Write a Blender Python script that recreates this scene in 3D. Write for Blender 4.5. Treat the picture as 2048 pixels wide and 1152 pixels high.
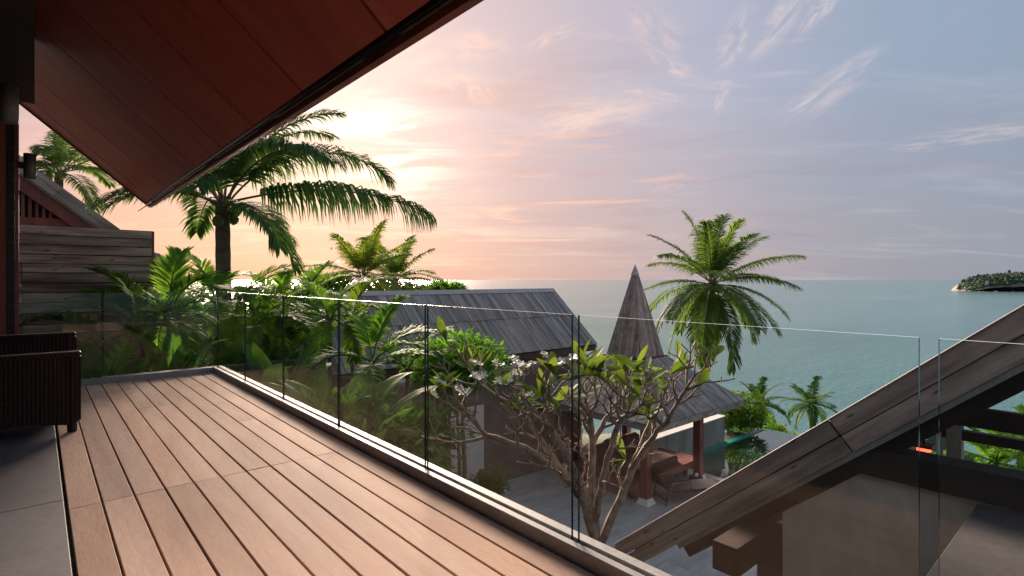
import bpy, math, random
from mathutils import Vector, Matrix, Euler
for o in list(bpy.data.objects): bpy.data.objects.remove(o)
scene = bpy.context.scene
col = scene.collection
RAD = math.radians

# ------------------------------------------------------------------ camera
TH = RAD(41.07)                    # camera heading, clockwise from +Y (the deck boards run along Y)
FX, FY = math.sin(TH), math.cos(TH)
Fv = Vector((FX, FY, 0)); Rv = Vector((FY, -FX, 0))
CAMZ = 1.25; FPX = 1090.0; HOR = 559.0
cam = bpy.data.cameras.new('camera'); camo = bpy.data.objects.new('camera', cam); col.objects.link(camo)
camo.location = (0, 0, CAMZ); camo.rotation_euler = (RAD(90), 0, -TH)
cam.sensor_width = 36; cam.lens = FPX/2048*36; cam.shift_y = -(576-HOR)/2048
cam.clip_start = .02; cam.clip_end = 60000
scene.camera = camo

def P(px, py, d):                  # point seen at a pixel of the photograph, d metres ahead
    k = (px-1024)/FPX
    return Vector((0, 0, CAMZ)) + d*(Fv + k*Rv) + Vector((0, 0, d*(HOR-py)/FPX))
def G(px, py, z):                  # point at a pixel on the level z
    return P(px, py, FPX*(CAMZ-z)/(py-HOR))
def AZ(deg):                       # 0 = camera right, 90 = away, 180 = left, 270 = towards camera
    return -TH + RAD(deg)

# ------------------------------------------------------------------ colour management
vs = scene.view_settings
scene.display_settings.display_device = 'sRGB'
vs.view_transform = 'Standard'; vs.look = 'None'; vs.exposure = 2.3; vs.gamma = 1.0; vs.use_curve_mapping = False
scene.cycles.max_bounces = 10; scene.cycles.transparent_max_bounces = 24
scene.cycles.diffuse_bounces = 4; scene.cycles.glossy_bounces = 4
scene.cycles.caustics_reflective = False; scene.cycles.caustics_refractive = False
scene.cycles.use_denoising = True; scene.cycles.sample_clamp_indirect = 6

def lin(r, g, b, m=1.0):
    f = lambda v: (v/255/12.92 if v/255 <= .04045 else ((v/255+.055)/1.055)**2.4)
    return (f(r)*m, f(g)*m, f(b)*m, 1)

class NT:
    def __init__(s, tree): s.t = tree; s.n = tree.nodes; s.l = tree.links
    def new(s, typ, **kw):
        n = s.n.new(typ)
        for k, v in kw.items(): setattr(n, k, v)
        return n
    def put(s, sock, v):
        if hasattr(v, 'is_output') or hasattr(v, 'links'): s.l.new(v, sock)
        else: sock.default_value = v
    def math(s, op, a, b=None, c=None, clamp=False):
        n = s.new('ShaderNodeMath', operation=op); n.use_clamp = clamp
        s.put(n.inputs[0], a)
        if b is not None: s.put(n.inputs[1], b)
        if c is not None: s.put(n.inputs[2], c)
        return n.outputs[0]
    def vmath(s, op, a, b=None):
        n = s.new('ShaderNodeVectorMath', operation=op); s.put(n.inputs[0], a)
        if b is not None: s.put(n.inputs[1], b)
        return n.outputs['Value'] if op in ('DOT_PRODUCT', 'LENGTH') else n.outputs[0]
    def ramp(s, fac, stops, interp='LINEAR'):
        n = s.new('ShaderNodeValToRGB'); n.color_ramp.interpolation = interp
        e = n.color_ramp.elements
        while len(e) < len(stops): e.new(.5)
        for i, (p, c) in enumerate(stops):
            e[i].position = p; e[i].color = c if len(c) == 4 else (*c, 1)
        s.put(n.inputs[0], fac); return n.outputs[0]
    def gramp(s, fac, p0, p1):
        n = s.new('ShaderNodeMapRange'); n.interpolation_type = 'SMOOTHSTEP'; n.clamp = True
        s.put(n.inputs[0], fac); n.inputs[1].default_value = p0; n.inputs[2].default_value = p1
        return n.outputs[0]
    def mix(s, fac, a, b, typ='MIX'):
        n = s.new('ShaderNodeMix', data_type='RGBA', blend_type=typ); n.clamp_factor = True
        s.put(n.inputs[0], fac); s.put(n.inputs[6], a); s.put(n.inputs[7], b); return n.outputs[2]
    def noise(s, vec, scale, detail=4, rough=.55, dist=0):
        n = s.new('ShaderNodeTexNoise'); s.put(n.inputs['Vector'], vec)
        n.inputs['Scale'].default_value = scale; n.inputs['Detail'].default_value = detail
        n.inputs['Roughness'].default_value = rough; n.inputs['Distortion'].default_value = dist
        return n.outputs['Fac']
    def mapping(s, vec, loc=(0,0,0), rot=(0,0,0), scale=(1,1,1)):
        n = s.new('ShaderNodeMapping'); s.put(n.inputs[0], vec)
        s.put(n.inputs[1], loc); n.inputs[2].default_value = rot; n.inputs[3].default_value = scale
        return n.outputs[0]
    def comb(s, x, y, z):
        n = s.new('ShaderNodeCombineXYZ')
        for i, v in enumerate((x, y, z)): s.put(n.inputs[i], v)
        return n.outputs[0]

# ------------------------------------------------------------------ sky: a sunset behind thin cloud
SUN_AZ = TH - RAD(18.5)            # clockwise from +Y
SUN_EL = RAD(16.5)
S = Vector((math.sin(SUN_AZ)*math.cos(SUN_EL), math.cos(SUN_AZ)*math.cos(SUN_EL), math.sin(SUN_EL)))
world = bpy.data.worlds.new('World'); scene.world = world; world.use_nodes = True
def make_sky():
    w = NT(world.node_tree); w.n.clear()
    d = w.new('ShaderNodeTexCoord').outputs['Generated']
    sx = w.new('ShaderNodeSeparateXYZ'); w.l.new(d, sx.inputs[0]); u = sx.outputs[2]
    r = w.vmath('DOT_PRODUCT', d, tuple(Rv)); f = w.vmath('DOT_PRODUCT', d, tuple(Fv))
    az = w.math('ARCTAN2', r, f)                                   # radians, right positive
    g = w.math('ARCCOSINE', w.math('MINIMUM', w.vmath('DOT_PRODUCT', d, tuple(S)), .99999))
    g180 = w.math('DIVIDE', g, math.pi)
    q = lambda deg: deg/180
    base = w.ramp(g180, [(q(0), lin(238,208,200)), (q(9), lin(228,198,193)), (q(17), lin(210,187,189)), (q(26), lin(192,180,190)),
                         (q(36), lin(174,176,194)), (q(50), lin(149,163,184)), (q(66), lin(140,158,180)), (q(105), lin(146,161,182)), (q(180), lin(162,168,184))])
    azn = w.math('MULTIPLY_ADD', az, 1/(2*math.pi), .5)
    a = lambda deg: deg/360+.5
    hor = w.ramp(azn, [(0, lin(160,160,172)), (a(-110), lin(196,170,168)), (a(-60), lin(232,176,156)), (a(-32), lin(243,174,144)), (a(-16), lin(224,163,148)), (a(0), lin(206,167,161)),
                       (a(16), lin(186,166,168)), (a(32), lin(156,154,165)), (a(45), lin(142,151,164)), (a(100), lin(148,154,167)), (1, lin(160,160,172))])
    hf = w.ramp(u, [(0, (1,1,1)), (.07, (.93,.93,.93)), (.17, (.55,.55,.55)), (.34, (.0,.0,.0))], 'EASE')
    c = w.mix(hf, base, hor)
    # cloud sheet coordinates in the heading frame
    up = w.math('ADD', w.math('MAXIMUM', u, 0), .13)
    p = w.comb(w.math('DIVIDE', r, up), w.math('DIVIDE', f, up), 0)
    # broad soft veils
    v1 = w.noise(w.mapping(p, (3.1,1.7,0), (0,0,RAD(24)), (.55,1.5,1)), 1.0, 6, .6, .6)
    c = w.mix(w.math('MULTIPLY', w.gramp(v1, .50, .70), .38), c, w.mix(w.gramp(g180, q(14), q(45)), lin(255,226,206), lin(196,192,204)))
    v2 = w.noise(w.mapping(p, (8.3,4.2,0), (0,0,RAD(-8)), (.35,1.3,1)), 1.1, 7, .62, .7)
    c = w.mix(w.math('MULTIPLY', w.gramp(v2, .52, .72), .5), c, w.mix(w.gramp(g180, q(12), q(42)), lin(205,160,150), lin(150,156,174)))
    # low streaks over the horizon
    q2 = w.comb(az, w.math('MULTIPLY', u, 9.0), 0)
    v3 = w.noise(w.mapping(q2, (1.4,.3,0), (0,0,RAD(3)), (2.2,1.6,1)), 2.0, 6, .6, .5)
    lowm = w.math('MULTIPLY', w.gramp(u, .34, .10), w.gramp(u, .0, .06))
    c = w.mix(w.math('MULTIPLY', w.math('MULTIPLY', w.gramp(v3, .50, .68), lowm), .55), c, w.mix(w.gramp(g180, q(16), q(44)), lin(216,160,148), lin(150,148,164)))
    v3b = w.noise(w.mapping(q2, (7.4,2.3,0), (0,0,RAD(3)), (2.0,2.0,1)), 2.0, 6, .6, .5)
    c = w.mix(w.math('MULTIPLY', w.math('MULTIPLY', w.gramp(v3b, .52, .70), lowm), w.gramp(g180, q(48), q(20))), c, lin(250,196,172))
    # feathery high wisps, lit pink
    v4 = w.noise(w.mapping(p, (.9,2.1,0), (0,0,RAD(48)), (1.2,3.2,1)), 2.1, 9, .64, 1.1)
    m4 = w.noise(w.mapping(p, (5.2,.6,0)), .9, 2, .5)
    wisps = w.math('MULTIPLY', w.math('MULTIPLY', w.gramp(v4, .53, .71), w.gramp(m4, .45, .60)), w.math('MULTIPLY', w.gramp(u, .18, .32), w.gramp(g180, q(62), q(34))))
    c = w.mix(w.math('MULTIPLY', wisps, .28), c, w.mix(w.gramp(g180, q(20), q(52)), lin(255,216,196), lin(226,204,202)))
    # separate feathers of cirrus: direction of the middle (as plan slopes across / up), tilt, half length, half width
    fpos = w.math('MAXIMUM', f, .05); ax = w.math('DIVIDE', r, fpos); ay = w.math('DIVIDE', u, fpos)
    pa = w.comb(ax, ay, 0); tot = None
    for (cx, cy, an, ln, wd) in ((.579,.348,36,.115,.024),(.492,.476,50,.085,.024),(.565,.494,50,.07,.016),(.409,.444,62,.06,.024),(.262,.458,-38,.055,.034),
                                 (.285,.398,-28,.055,.018),(.253,.343,-14,.06,.011),(-.077,.352,-28,.05,.024),(-.068,.430,8,.06,.026),(-.178,.412,20,.055,.030),
                                 (.07,.444,26,.045,.012),(.382,.329,70,.04,.010),(.84,.262,8,.14,.014),(.15,.30,14,.12,.03)):
        mp = w.new('ShaderNodeMapping', vector_type='TEXTURE'); w.l.new(pa, mp.inputs[0])
        mp.inputs[1].default_value = (cx, cy, 0); mp.inputs[2].default_value = (0, 0, RAD(an)); mp.inputs[3].default_value = (ln, wd, 1)
        nz = w.noise(w.mapping(mp.outputs[0], (cx*40, cy*40, 0), (0,0,.25), (.7,.75,1)), 1.1, 7, .62, 1.4)
        m_ = w.math('SUBTRACT', 1.0, w.vmath('LENGTH', mp.outputs[0]))
        e = w.math('MULTIPLY', w.gramp(m_, -.5, .8), w.gramp(nz, .34, .74))
        tot = e if tot is None else w.math('MAXIMUM', tot, e)
    tot = w.math('MULTIPLY', w.math('MULTIPLY', tot, w.gramp(f, .1, .3)), .75)
    c = w.mix(tot, c, w.mix(w.gramp(g180, q(14), q(46)), lin(255,212,190), lin(228,208,206)))
    # glow of the veiled sun, torn by cloud
    tear = w.gramp(w.noise(w.mapping(p, (2.2,5.7,0), (0,0,RAD(20)), (.9,1.9,1)), 1.9, 8, .64, 1.0), .40, .62)
    gd = w.math('MULTIPLY', g180, 180.0)
    ga = w.math('DIVIDE', w.math('SUBTRACT', az, RAD(-15.0)), RAD(7.4)); gu = w.math('DIVIDE', w.math('SUBTRACT', u, .235), .085)
    gsk = w.math('ADD', gu, w.math('MULTIPLY', ga, .28))
    glow = w.math('POWER', math.e, w.math('MULTIPLY', w.math('ADD', w.math('POWER', w.math('ABSOLUTE', ga), 2.0), w.math('POWER', w.math('ABSOLUTE', gsk), 2.0)), -1.0))
    halo = w.math('POWER', math.e, w.math('DIVIDE', gd, -15.0))
    amt = w.math('ADD', w.math('MULTIPLY', w.math('MULTIPLY', glow, w.math('MULTIPLY_ADD', tear, .95, .05)), .85), w.math('MULTIPLY', halo, .07))
    gl = w.vmath('SCALE', lin(255,224,204)[:3]); gl.node.inputs['Scale'].default_value = 1; w.l.new(amt, gl.node.inputs['Scale'])
    c = w.mix(1.0, c, gl, 'ADD')
    sky = w.new('ShaderNodeTexSky', sky_type='NISHITA'); sky.sun_disc = False
    sky.sun_elevation = SUN_EL; sky.sun_rotation = SUN_AZ; sky.altitude = 30; sky.dust_density = 2
    b1 = w.new('ShaderNodeBackground'); w.l.new(c, b1.inputs[0]); b1.inputs[1].default_value = .212
    b2 = w.new('ShaderNodeBackground'); w.l.new(sky.outputs[0], b2.inputs[0]); b2.inputs[1].default_value = .0015
    ad = w.new('ShaderNodeAddShader'); w.l.new(b1.outputs[0], ad.inputs[0]); w.l.new(b2.outputs[0], ad.inputs[1])
    out = w.new('ShaderNodeOutputWorld'); w.l.new(ad.outputs[0], out.inputs[0])
make_sky()
sl = bpy.data.lights.new('sun', 'SUN'); sl.energy = 4.0; sl.angle = RAD(22); sl.color = (1, .76, .62)
so = bpy.data.objects.new('sun', sl); col.objects.link(so)
so.rotation_euler = (-S).to_track_quat('-Z', 'Y').to_euler(); so.location = (0, 0, 30)

# ------------------------------------------------------------------ materials
MATS = {}
def principled(name):
    m = bpy.data.materials.new(name); m.use_nodes = True
    t = NT(m.node_tree); b = m.node_tree.nodes['Principled BSDF']; MATS[name] = m
    return m, t, b
def surf(name, c1, c2, rough=.7, scale=3.0, stretch=(1,1,1), bump=.15, fine=30.0, rnd=.0, spec=.5, detail=6, metal=0, spots=0.0, lo=.32, hi=.68, knots=None):
    """stone, wood, plaster: two tones through stretched noise, fine relief, brightness by object"""
    m, t, b = principled(name)
    tc = t.new('ShaderNodeTexCoord').outputs['Object']
    oi = t.new('ShaderNodeObjectInfo').outputs['Random']
    off = t.math('MULTIPLY', oi, 37.0)
    v = t.mapping(tc, t.comb(off, t.math('MULTIPLY', oi, 91.0), off), (0,0,0), stretch)
    n1 = t.noise(v, scale, detail, .6, .3); n2 = t.noise(v, fine, 3, .6)
    c = t.ramp(n1, [(lo, (*c1, 1)), (hi, (*c2, 1))])
    c = t.mix(.35, c, t.ramp(n2, [(.3, (.25,.25,.25,1)), (.7, (1,1,1,1))]), 'MULTIPLY')
    if spots:
        big = t.noise(t.mapping(tc, t.comb(off, off, off), (0,0,0), tuple(.5*x+.5*min(stretch) for x in stretch)), scale*.6, 3, .5)
        c = t.mix(t.math('MULTIPLY', t.gramp(big, .55, .75), spots), c, (c1[0]*.35, c1[1]*.35, c1[2]*.35, 1))
    if knots:
        vo = t.new('ShaderNodeTexVoronoi'); vo.inputs['Scale'].default_value = 1.0
        t.l.new(t.mapping(t.vmath('ADD', tc, t.comb(off, off, off)), (0,0,0), (0,0,0), knots), vo.inputs['Vector'])
        kd = t.math('ADD', vo.outputs['Distance'], t.math('MULTIPLY', t.math('SUBTRACT', n1, .5), .10))
        c = t.mix(t.math('MULTIPLY', t.gramp(kd, .17, .07), .8), c, (c1[0]*.30, c1[1]*.26, c1[2]*.24, 1))
    if rnd:
        h = t.new('ShaderNodeHueSaturation'); t.l.new(c, h.inputs['Color'])
        t.l.new(t.math('MULTIPLY_ADD', oi, 2*rnd, 1-rnd), h.inputs['Value'])
        t.l.new(t.math('MULTIPLY_ADD', t.math('FRACT', t.math('MULTIPLY', oi, 7.3)), 1.2*rnd, 1-.6*rnd), h.inputs['Saturation'])
        c = h.outputs[0]
    t.l.new(c, b.inputs['Base Color'])
    b.inputs['Specular IOR Level'].default_value = spec; b.inputs['Metallic'].default_value = metal
    t.l.new(t.math('MULTIPLY_ADD', n2, .25, rough-.12), b.inputs['Roughness'])
    if bump:
        bn = t.new('ShaderNodeBump'); bn.inputs['Strength'].default_value = bump; bn.inputs['Distance'].default_value = .01
        t.l.new(t.math('ADD', n1, t.math('MULTIPLY', n2, .5)), bn.inputs['Height']); t.l.new(bn.outputs[0], b.inputs['Normal'])
    return m
def leafm(name, c1, c2, trans=.4, rough=.45, scale=1.2, tip=None):
    m, t, b = principled(name)
    tc = t.new('ShaderNodeTexCoord').outputs['Object']; oi = t.new('ShaderNodeObjectInfo').outputs['Random']
    n1 = t.noise(t.vmath('ADD', tc, t.comb(t.math('MULTIPLY', oi, 30.0), 0, 0)), scale, 4, .65)
    c = t.ramp(t.math('ADD', n1, t.math('MULTIPLY_ADD', oi, .24, -.12)), [(.3, (*c1, 1)), (.7, (*c2, 1))])
    if tip:
        c = t.mix(t.gramp(t.noise(tc, scale*2.6, 2), .68, .80), c, (*tip, 1))
    t.l.new(c, b.inputs['Base Color']); b.inputs['Roughness'].default_value = rough+.2; b.inputs['Specular IOR Level'].default_value = .09
    tr = t.new('ShaderNodeBsdfTranslucent')
    t.l.new(t.mix(1.0, c, (1.5, 1.45, .6, 1), 'MULTIPLY'), tr.inputs[0])
    mx = t.new('ShaderNodeMixShader'); mx.inputs[0].default_value = trans
    t.l.new(b.outputs[0], mx.inputs[1]); t.l.new(tr.outputs[0], mx.inputs[2])
    t.l.new(mx.outputs[0], m.node_tree.nodes['Material Output'].inputs[0]); return m
def glassm(name, tint, refl=1.0, rough=0.0, bump=0):
    m, t, b = principled(name); t.n.remove(b)
    tr = t.new('ShaderNodeBsdfTransparent'); tr.inputs[0].default_value = (*tint, 1)
    gl = t.new('ShaderNodeBsdfGlossy'); gl.inputs['Roughness'].default_value = rough
    ge = t.new('ShaderNodeNewGeometry')
    cs = t.math('ABSOLUTE', t.vmath('DOT_PRODUCT', ge.outputs['Incoming'], ge.outputs['Normal']))
    fres = t.math('MULTIPLY_ADD', t.math('POWER', t.math('SUBTRACT', 1.0, cs), 5.0), .96, .04)
    if bump:
        tc = t.new('ShaderNodeTexCoord').outputs['Object']
        bn = t.new('ShaderNodeBump'); bn.inputs['Strength'].default_value = bump; bn.inputs['Distance'].default_value = .02
        t.l.new(t.noise(tc, 2.5, 3), bn.inputs['Height']); t.l.new(bn.outputs[0], gl.inputs['Normal'])
    mx = t.new('ShaderNodeMixShader'); t.l.new(t.math('MULTIPLY', fres, refl), mx.inputs[0])
    t.l.new(tr.outputs[0], mx.inputs[1]); t.l.new(gl.outputs[0], mx.inputs[2])
    t.l.new(mx.outputs[0], m.node_tree.nodes['Material Output'].inputs[0]); return m
def plain(name, c, rough=.5, metal=0, emit=None, es=0):
    m, t, b = principled(name)
    b.inputs['Base Color'].default_value = (*c, 1); b.inputs['Roughness'].default_value = rough; b.inputs['Metallic'].default_value = metal
    if emit: b.inputs['Emission Color'].default_value = (*emit, 1); b.inputs['Emission Strength'].default_value = es
    return m

surf('deck_wood', (.60,.375,.275), (.76,.530,.400), .74, 1.6, (5,.55,5), .10, 26, .17, .16, spots=.34)
surf('stone_paving', (.115,.118,.126), (.20,.20,.21), .62, 1.3, (1,1,1), .12, 24, .06)
surf('kerb_stone', (.26,.255,.25), (.40,.39,.385), .55, 2.2, (1,1,1), .10, 40, 0)
surf('court_stone', (.33,.335,.34), (.50,.505,.51), .55, 1.4, (.5,2.6,1), .06, 16, .08)
surf('red_panel', (.42,.085,.070), (.55,.14,.115), .48, .9, (.7,4,1), .05, 30, .10, .35)
surf('red_timber', (.17,.045,.035), (.28,.085,.065), .55, 1.4, (3,3,.8), .08, 26, .08)
surf('dark_timber', (.030,.016,.012), (.065,.034,.026), .5, 1.5, (4,4,.7), .08, 26, .1)
surf('black_stain', (.012,.010,.010), (.024,.020,.019), .55, 2, (1,1,1), .05, 26)
surf('old_board', (.125,.098,.080), (.48,.415,.345), .82, 1.3, (.7,4,9), .5, 30, .42, .2, spots=.85, knots=(3.0,5,9))
surf('roof_board', (.19,.168,.160), (.44,.395,.38), .85, 1.3, (7,.5,4), .3, 28, .30, .2, spots=.35)
surf('spire_board', (.22,.165,.145), (.45,.365,.335), .85, 1.3, (7,.5,4), .3, 28, .28, .2, spots=.3)
surf('barge_wood', (.23,.175,.150), (.58,.49,.435), .72, 1.1, (5,.7,9), .45, 22, .14, .3, spots=.5, knots=(5,2.2,9))
surf('ridge_cap', (.40,.36,.36), (.52,.47,.47), .6, 2, (1,1,1), .05, 26)
surf('verge_metal', (.42,.44,.47), (.55,.57,.60), .45, 2, (1,1,1), .03, 26)
surf('concrete', (.20,.19,.175), (.36,.345,.325), .8, 1.0, (2.5,2.5,.7), .10, 18, .06)
surf('brown_render', (.105,.085,.072), (.165,.135,.115), .85, 1.2, (1,1,1), .08, 24)
surf('pale_wall', (.48,.47,.45), (.60,.59,.57), .75, 1.0, (1,1,.5), .05, 20)
surf('beige_wall', (.54,.48,.41), (.62,.56,.485), .8, .8, (1,1,.6), .03, 4)
surf('soil', (.030,.025,.018), (.065,.055,.036), .95, 1.5, (1,1,1), .3, 14)
surf('undergrowth', (.018,.035,.012), (.05,.085,.025), .9, .5, (1,1,1), .4, 5)
surf('palm_bark', (.085,.060,.050), (.19,.145,.120), .85, 2.0, (1,1,9), .5, 20, .1)
surf('thin_bark', (.09,.075,.05), (.19,.16,.11), .8, 3.0, (1,1,8), .3, 20, .1)
surf('plumeria_bark', (.11,.082,.068), (.40,.335,.29), .85, 9.0, (1,1,1), .5, 34)
surf('tile_green', (.015,.19,.15), (.04,.30,.24), .3, 3, (1,1,1), .05, 14)
surf('cushion', (.060,.018,.018), (.10,.030,.028), .85, 3, (1,1,1), .1, 60)
surf('sling', (.018,.016,.016), (.035,.032,.032), .75, 3, (1,1,1), .1, 90)
surf('rock', (.10,.085,.07), (.26,.22,.18), .9, .05, (1,1,1), .1, .4)
surf('metal_trim', (.22,.25,.22), (.32,.35,.31), .45, 2, (1,1,1), .03, 30)
surf('lamp_metal', (.10,.095,.085), (.16,.15,.14), .45, 3, (1,1,1), .03, 50)
surf('dark_stone', (.035,.036,.039), (.075,.075,.08), .75, 1.3, (1,1,1), .12, 24, .06, .15)
plain('gutter_metal', (.22,.21,.21), .32, .8)
plain('dark_metal', (.02,.02,.02), .4, .5)
plain('white_paint', (.78,.76,.73), .6)
plain('dark_glass', (.012,.013,.015), .06)
plain('glass_edge', (.004,.022,.016), .12)
plain('edge_highlight', (.62,.74,.68), .25)  # top edge of the panes, highlight painted in as a pale colour
plain('red_lamp', (.5,.05,.03), .5, 0, (1,.045,.02), 1.6)
plain('white_lamp', (.8,.8,.8), .5, 0, (1,.85,.7), 9)
plain('petal', (.82,.79,.68), .6)
plain('coconut', (.12,.15,.04), .5)
glassm('pane_glass', (.97,.988,.97), .62)
glassm('pool_water', (.55,.88,.78), 2.0, .02, .05)
leafm('coco_leaf', (0.047,0.097,0.028), (0.116,0.194,0.047), .38, .42, .8)
leafm('coco_leaf_dark', (0.036,0.089,0.036), (0.089,0.170,0.055), .33, .40, .8)
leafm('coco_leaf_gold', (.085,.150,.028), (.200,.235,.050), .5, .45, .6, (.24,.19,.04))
leafm('areca_leaf', (0.059,0.144,0.030), (0.160,0.312,0.051), .42, .4, 1.2)
leafm('banana_leaf', (0.063,0.182,0.051), (0.155,0.347,0.073), .42, .33, 1.6)
leafm('shrub_leaf', (0.046,0.138,0.026), (0.138,0.308,0.046), .38, .5, 1.6)
leafm('lime_leaf', (0.060,0.140,0.016), (0.170,0.270,0.030), .42, .5, 1.2)
leafm('dark_leaf', (0.034,0.095,0.027), (0.095,0.199,0.049), .32, .5, 1.2)
leafm('plumeria_leaf', (0.055,0.105,0.026), (0.125,0.180,0.042), .42, .42, 2.5, (.20,.14,.03))
leafm('far_leaf_hazed', (0.022,0.050,0.034), (0.080,0.118,0.070), .15, .8, .09)  # cooler, bluer green: distance haze painted into the leaf colour

# wicker: woven relief
m, t, b = principled('wicker')
tc = t.new('ShaderNodeTexCoord').outputs['Object']
w1 = t.new('ShaderNodeTexWave', wave_type='BANDS', bands_direction='Z'); w1.inputs['Scale'].default_value = 26; t.l.new(tc, w1.inputs[0]); w1.inputs['Distortion'].default_value = .8
w2 = t.new('ShaderNodeTexWave', wave_type='BANDS', bands_direction='DIAGONAL'); w2.inputs['Scale'].default_value = 24; t.l.new(t.mapping(tc, (0,0,0), (0,0,0), (1,1,0)), w2.inputs[0])
hh = t.math('MULTIPLY', w1.outputs['Fac'], t.math('MULTIPLY_ADD', w2.outputs['Fac'], .7, .3))
t.l.new(t.ramp(hh, [(.1, (.006,.004,.003,1)), (.8, (.075,.042,.030,1))]), b.inputs['Base Color']); b.inputs['Roughness'].default_value = .42
bn = t.new('ShaderNodeBump'); bn.inputs['Strength'].default_value = .9; bn.inputs['Distance'].default_value = .01
t.l.new(hh, bn.inputs['Height']); t.l.new(bn.outputs[0], b.inputs['Normal'])

# sea
m, t, b = principled('sea_water')
tc = t.new('ShaderNodeTexCoord').outputs['Object']
n1 = t.noise(t.mapping(tc, (0,0,0), (0,0,-TH), (.5,1.1,1)), .55, 7, .62, .3)
n2 = t.noise(t.mapping(tc, (0,0,0), (0,0,-TH), (.10,.32,1)), .12, 5, .6)
n3 = t.noise(t.mapping(tc, (40,9,0), (0,0,-TH), (.3,1,1)), .012, 4, .6)
t.l.new(t.ramp(n3, [(.3, (.042,.128,.142,1)), (.7, (.075,.182,.190,1))]), b.inputs['Base Color'])
b.inputs['Roughness'].default_value = .17; b.inputs['IOR'].default_value = 1.33
bn = t.new('ShaderNodeBump'); bn.inputs['Strength'].default_value = .62; bn.inputs['Distance'].default_value = .45
t.l.new(t.math('ADD', n1, t.math('MULTIPLY', n2, 3.2)), bn.inputs['Height']); t.l.new(bn.outputs[0], b.inputs['Normal'])

# ------------------------------------------------------------------ mesh and object helpers
ORG = {}
class MB:
    def __init__(s): s.v = []; s.f = []; s.mi = []
    def add(s, vs, fs, mi=0):
        o = len(s.v); s.v += [tuple(v) for v in vs]; s.f += [tuple(i+o for i in f) for f in fs]; s.mi += [mi]*len(fs); return s
    def box(s, x0, x1, y0, y1, z0, z1, mi=0):
        vs = [(x0,y0,z0),(x1,y0,z0),(x1,y1,z0),(x0,y1,z0),(x0,y0,z1),(x1,y0,z1),(x1,y1,z1),(x0,y1,z1)]
        return s.add(vs, [(0,3,2,1),(4,5,6,7),(0,1,5,4),(1,2,6,5),(2,3,7,6),(3,0,4,7)], mi)
    def bbox(s, x0, x1, y0, y1, z0, z1, b=.004, mi=0):              # box with chamfered top edges
        vs = [(x0,y0,z0),(x1,y0,z0),(x1,y1,z0),(x0,y1,z0),(x0,y0,z1-b),(x1,y0,z1-b),(x1,y1,z1-b),(x0,y1,z1-b),
              (x0+b,y0+b,z1),(x1-b,y0+b,z1),(x1-b,y1-b,z1),(x0+b,y1-b,z1)]
        return s.add(vs, [(0,3,2,1),(0,1,5,4),(1,2,6,5),(2,3,7,6),(3,0,4,7),(4,5,9,8),(5,6,10,9),(6,7,11,10),(7,4,8,11),(8,9,10,11)], mi)
    def prism(s, poly, ext, mi=0):                                  # polygon (3-D points) pushed along ext
        e = Vector(ext); n = len(poly); a = [Vector(p) for p in poly]
        return s.add(a+[p+e for p in a], [tuple(range(n-1,-1,-1)), tuple(range(n,2*n))]+[(i,(i+1)%n,n+(i+1)%n,n+i) for i in range(n)], mi)
    def tube(s, pts, rad, n=8, cap=True, mi=0, jit=0, rng=random):
        pts = [Vector(p) for p in pts]; o = []; up = Vector((.31,.17,.93))
        for i, p in enumerate(pts):
            t = (pts[min(i+1,len(pts)-1)]-pts[max(i-1,0)]).normalized()
            a = t.cross(up)
            if a.length < .15: a = t.cross(Vector((1,.2,0)))
            a.normalize(); b = t.cross(a)
            for k in range(n):
                r = rad[i]*(1+rng.uniform(-jit,jit)) if jit else rad[i]
                an = 2*math.pi*k/n; o.append(p+r*(math.cos(an)*a+math.sin(an)*b))
        fs = [(i*n+k, i*n+(k+1)%n, (i+1)*n+(k+1)%n, (i+1)*n+k) for i in range(len(pts)-1) for k in range(n)]
        if cap: fs += [tuple(range(n-1,-1,-1)), tuple((len(pts)-1)*n+k for k in range(n))]
        return s.add(o, fs, mi)
    def lathe(s, c, prof, n=16, mi=0):
        c = Vector(c); o = [c+Vector((r*math.cos(2*math.pi*k/n), r*math.sin(2*math.pi*k/n), z)) for r, z in prof for k in range(n)]
        fs = [(i*n+k, i*n+(k+1)%n, (i+1)*n+(k+1)%n, (i+1)*n+k) for i in range(len(prof)-1) for k in range(n)]
        return s.add(o, fs+[tuple(range(n-1,-1,-1)), tuple((len(prof)-1)*n+k for k in range(n))], mi)
    def mesh(s, name, mats, smooth=False, off=(0,0,0)):
        me = bpy.data.meshes.new(name); o = Vector(off)
        me.from_pydata([tuple(Vector(v)-o) for v in s.v], [], s.f)
        for mm in (mats if isinstance(mats, (list, tuple)) else [mats]): me.materials.append(MATS[mm])
        if len(set(s.mi)) > 1: me.polygons.foreach_set('material_index', s.mi)
        if smooth: me.polygons.foreach_set('use_smooth', [True]*len(me.polygons))
        me.update(); return me
    def build(s, name, mats, parent=None, smooth=False, org=None):
        if org is None: org = ORG[parent] if parent else Vector((0,0,0))
        return put(name, s.mesh(name, mats, smooth, org), org, parent)
def put(name, data, loc, parent=None, rot=None):
    o = bpy.data.objects.new(name, data); col.objects.link(o); w = Vector(loc)
    o.location = w-ORG[parent] if parent else w
    if parent: o.parent = parent
    if rot is not None: o.rotation_euler = rot
    ORG[o] = w; return o
def tag(o, label=None, cat=None, group=None, kind=None):
    if label: o['label'] = label
    if cat: o['category'] = cat
    if group: o['group'] = group
    if kind: o['kind'] = kind
    return o
def thing(name, label, cat, loc=(0,0,0), group=None):
    return tag(put(name, None, loc), label, cat, group)
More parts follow.
